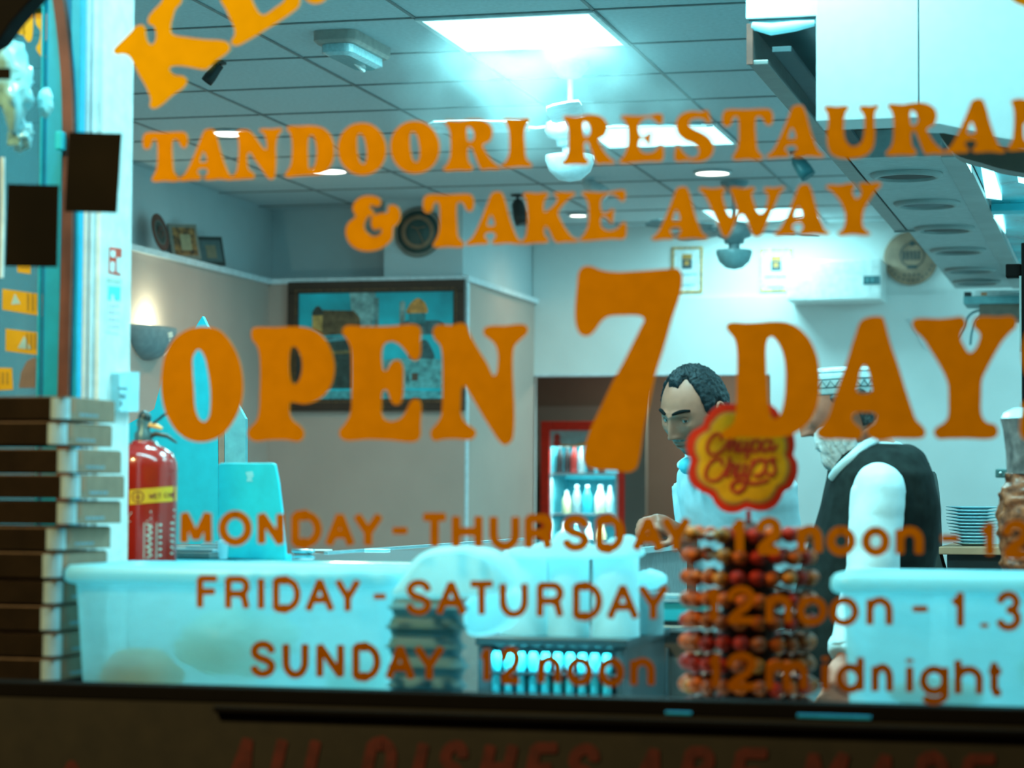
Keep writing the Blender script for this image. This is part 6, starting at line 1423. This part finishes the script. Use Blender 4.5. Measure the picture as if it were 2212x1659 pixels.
# bearded man in profile with cap and dark waistcoat
b2 = at(1884, 1200, 1, 2.0); f2 = math.radians(-80); h2 = at(1815, 872, 1, 1.92)
hr2 = Matrix.Rotation(math.radians(-80), 4, 'Z')@Matrix.Rotation(math.radians(22), 4, 'X')
F2 = Vector((math.sin(f2), -math.cos(f2), 0)); S2 = Vector((-F2.y, F2.x, 0)); BB2 = Vector((b2.x, b2.y, 0))
secs2 = [(.84, .02, .16, .13), (.98, .03, .17, .145), (1.10, .025, .165, .142), (1.22, 0, .17, .135), (1.32, -.02, .19, .122), (1.40, -.02, .188, .105), (1.445, -.01, .14, .085), (1.49, .015, .066, .062)]
shR2 = BB2-F2*.02-S2*.19+Vector((0, 0, 1.375)); shL2 = BB2-F2*.005+S2*.175+Vector((0, 0, 1.365))
el2 = at(1880, 1245, 1, 1.78); wl2 = at(1830, 1415, 1, 1.66)
arms2 = [dict(p=[shL2, el2, wl2], r=[.056, .047, .030], d=at(1806, 1500, 1, 1.62)-wl2, n=(.5, -.8, .1), side=1, curl=.35, sl=.93, g=.012),
         dict(p=[shR2, shR2+Vector((-.03, .03, -.27)), at(1760, 1420, 1, 1.95)], r=[.054, .045, .030], d=(-.6, -.3, -.7), n=(-.2, .9, .2), side=-1, curl=.5, sl=.9, g=.015)]
cc = h2+(hr2.to_3x3()@Vector((0, .006, .0)))
tilt = Matrix.Rotation(math.radians(-80), 3, 'Z')@Matrix.Rotation(math.radians(3), 3, 'X')
z0c = at(1815, 856, 1, 1.92).z-cc.z; hc = .066
def capclamp(v):
    q = tilt.transposed()@(v-cc); top = z0c+hc-.004; e_ = min(1, math.hypot(q.x, q.y/1.24)/.0775)
    top -= .010*e_**4
    return cc+tilt@Vector((q.x, q.y, top)) if q.z > top and math.hypot(q.x, q.y) < .13 else v
t2, H2, f_, s_, B_ = man('man in profile with white beard, patterned cap, white shirt and dark waistcoat', 'b', (b2.x, b2.y), f2, secs2, h2, hr2, arms2, m_skin2, m_shirt, m_trou, .9, (0, -1, -.4), capclamp)
# waistcoat: thicker trunk, open at the armholes because the sleeves stand out of it
mb = MB(); trunk(mb, (b2.x, b2.y), F2, [(.90, .03, .165, .14)]+[(z, o, rx-.002, ry) for z, o, rx, ry in secs2[1:6]]+[(1.452, -.012, .142, .090), (1.472, -.01, .085, .066)], .023)
w2 = fuse(mb, .008, 2, .004, 14); w2.build('waistcoat', mat('dark_teal_waistcoat', (.010, .016, .015), .9, spec=.15, var=.25, scale=30), t2, recalc=False)
# sleeve cap sitting over the armhole
mb = MB(); P = crom([shL2+Vector((0, 0, .008)), el2, wl2], 4, False)
mb.tube([shL2+S2*.004+Vector((.0, 0, .052)), shL2+S2*.010+Vector((.0, 0, .040)), shL2+S2*.016+Vector((0, 0, .022)), shL2+S2*.02+Vector((0, 0, .0)), P[2]+S2*.012, P[4], P[6], P[8]], [.022, .042, .056, .063, .066, .062, .054, .046], 24)
fuse(mb, .007, 2, .008, 15).build('sleeve', m_shirt, t2, recalc=False)
mb = MB(); c = wl2+(el2-wl2)*.06; dd = (wl2-el2).normalized()
mb.tube([c-dd*.05, c, c+dd*.02], [.046, .047, .040], 18); fuse(mb, .006, 2, .007, 30).build('cuff', m_shirt, t2, recalc=False)
# collar band
mb = MB(); pts = [at(x, y, 1, yy) for x, y, yy in ((1893, 950, 1.90), (1868, 962, 1.86), (1838, 988, 1.84), (1812, 1012, 1.85), (1795, 1034, 1.88))]
mb.tube(crom(pts, 4, False), [.006]*16+[.005], 10, flat=1.8); mb.build('collar', m_shirt, t2)
# cap
Hm = H2.to_3x3(); mcap = mat('pale_cyan_cap', (.50, .70, .75), .8, var=.1, scale=60); mband = mat('dark_cap_braid', (.04, .09, .10), .7)
cap = MB().lathe(cc, [(.077, z0c), (.0805, z0c+.004), (.0795, z0c+hc*.6), (.0775, z0c+hc-.004), (.072, z0c+hc), (.04, z0c+hc+.004), (0, z0c+hc+.005)], 48, rot=tilt, sy=1.24).build('cap', mcap, t2)
for zz_ in (.002, .018, .038, .055): MB().lathe(cc, [(.0812, z0c+zz_), (.0822, z0c+zz_+.0014), (.0812, z0c+zz_+.0028)], 48, rot=tilt, sy=1.24, cap=False).build('braid', mband, cap)
mb = MB()
for k in range(30):
    a0 = 2*PI*k/30; pts = []
    for q, zq_ in ((0, .021), (.5, .036), (1, .021)):
        a_ = a0+q*2*PI/30; pts.append(cc+tilt@Vector((.0812*math.cos(a_), .0812*1.24*math.sin(a_), z0c+zq_)))
    mb.tube(pts, .0011, 5)
mb.build('zigzag', mband, cap)
HL2 = [(0, 80), (70, 80), (76, 4), (90, -2), (105, -8), (120, -38), (180, -42)]
def am2(a, e):
    ad = abs(math.degrees(a)); k = sstep((math.degrees(e)-interp(HL2, ad)+4)/12)*sstep((16-math.degrees(e))/8)
    return -.004+.012*k*(.9+.3*noise.noise(Vector((a*8, e*9, 4))))
vs, fs = shell(am2); MB().add([H2@v for v in vs], fs, 0, True).build('hair', m_hair2, t2, recalc=False)
def am2b(a, e):
    p = headpt(a, e); ad = abs(math.degrees(a)); lo = sstep((-p.z-.028-.020*G(ad, 22))/.022)*(1 if ad < 84 else max(0, 1-(ad-84)/9))
    mouth = G(p.z+.068, .006)*G(p.x, .018)
    return -.004+.020*lo*(1-.95*mouth)*(.9+.35*noise.noise(Vector((a*16, e*6, 3))))
def post2(r, a, e, am):
    k = sstep((-r.z-.05)/.06); ad = abs(math.degrees(a))
    r = r.copy()
    if am > 0: r.z -= .048*k; r.y -= .006*k; r.x *= 1-.12*k; r += Vector((.0022*noise.noise(Vector((a*30, r.z*20, 1))), .002*noise.noise(Vector((a*34, r.z*24, 8))), 0))
    return r
vs, fs = shell(am2b, post2); MB().add([H2@v for v in vs], fs, 0, True).build('beard', m_beard, t2, recalc=False)
mb = MB(); mb.ball(H2@Vector((0, -.030, -.155)), .034, 20, sc=(.8, 1.0, .75), nz=.15, seed=2); mb.build('beard_tip', m_beardg, t2)
mb = MB(); brow(mb, H2, 1); brow(mb, H2, -1); mb.build('eyebrows', m_beardg, t2)
mb = MB()
for k in range(2):
    c = BB2+F2*(.155-.012*k)+Vector((0, -.02, 1.0+.12*k)); mb.ball(c, .006, 10)
mb.build('waistcoat_button', m_black, t2)
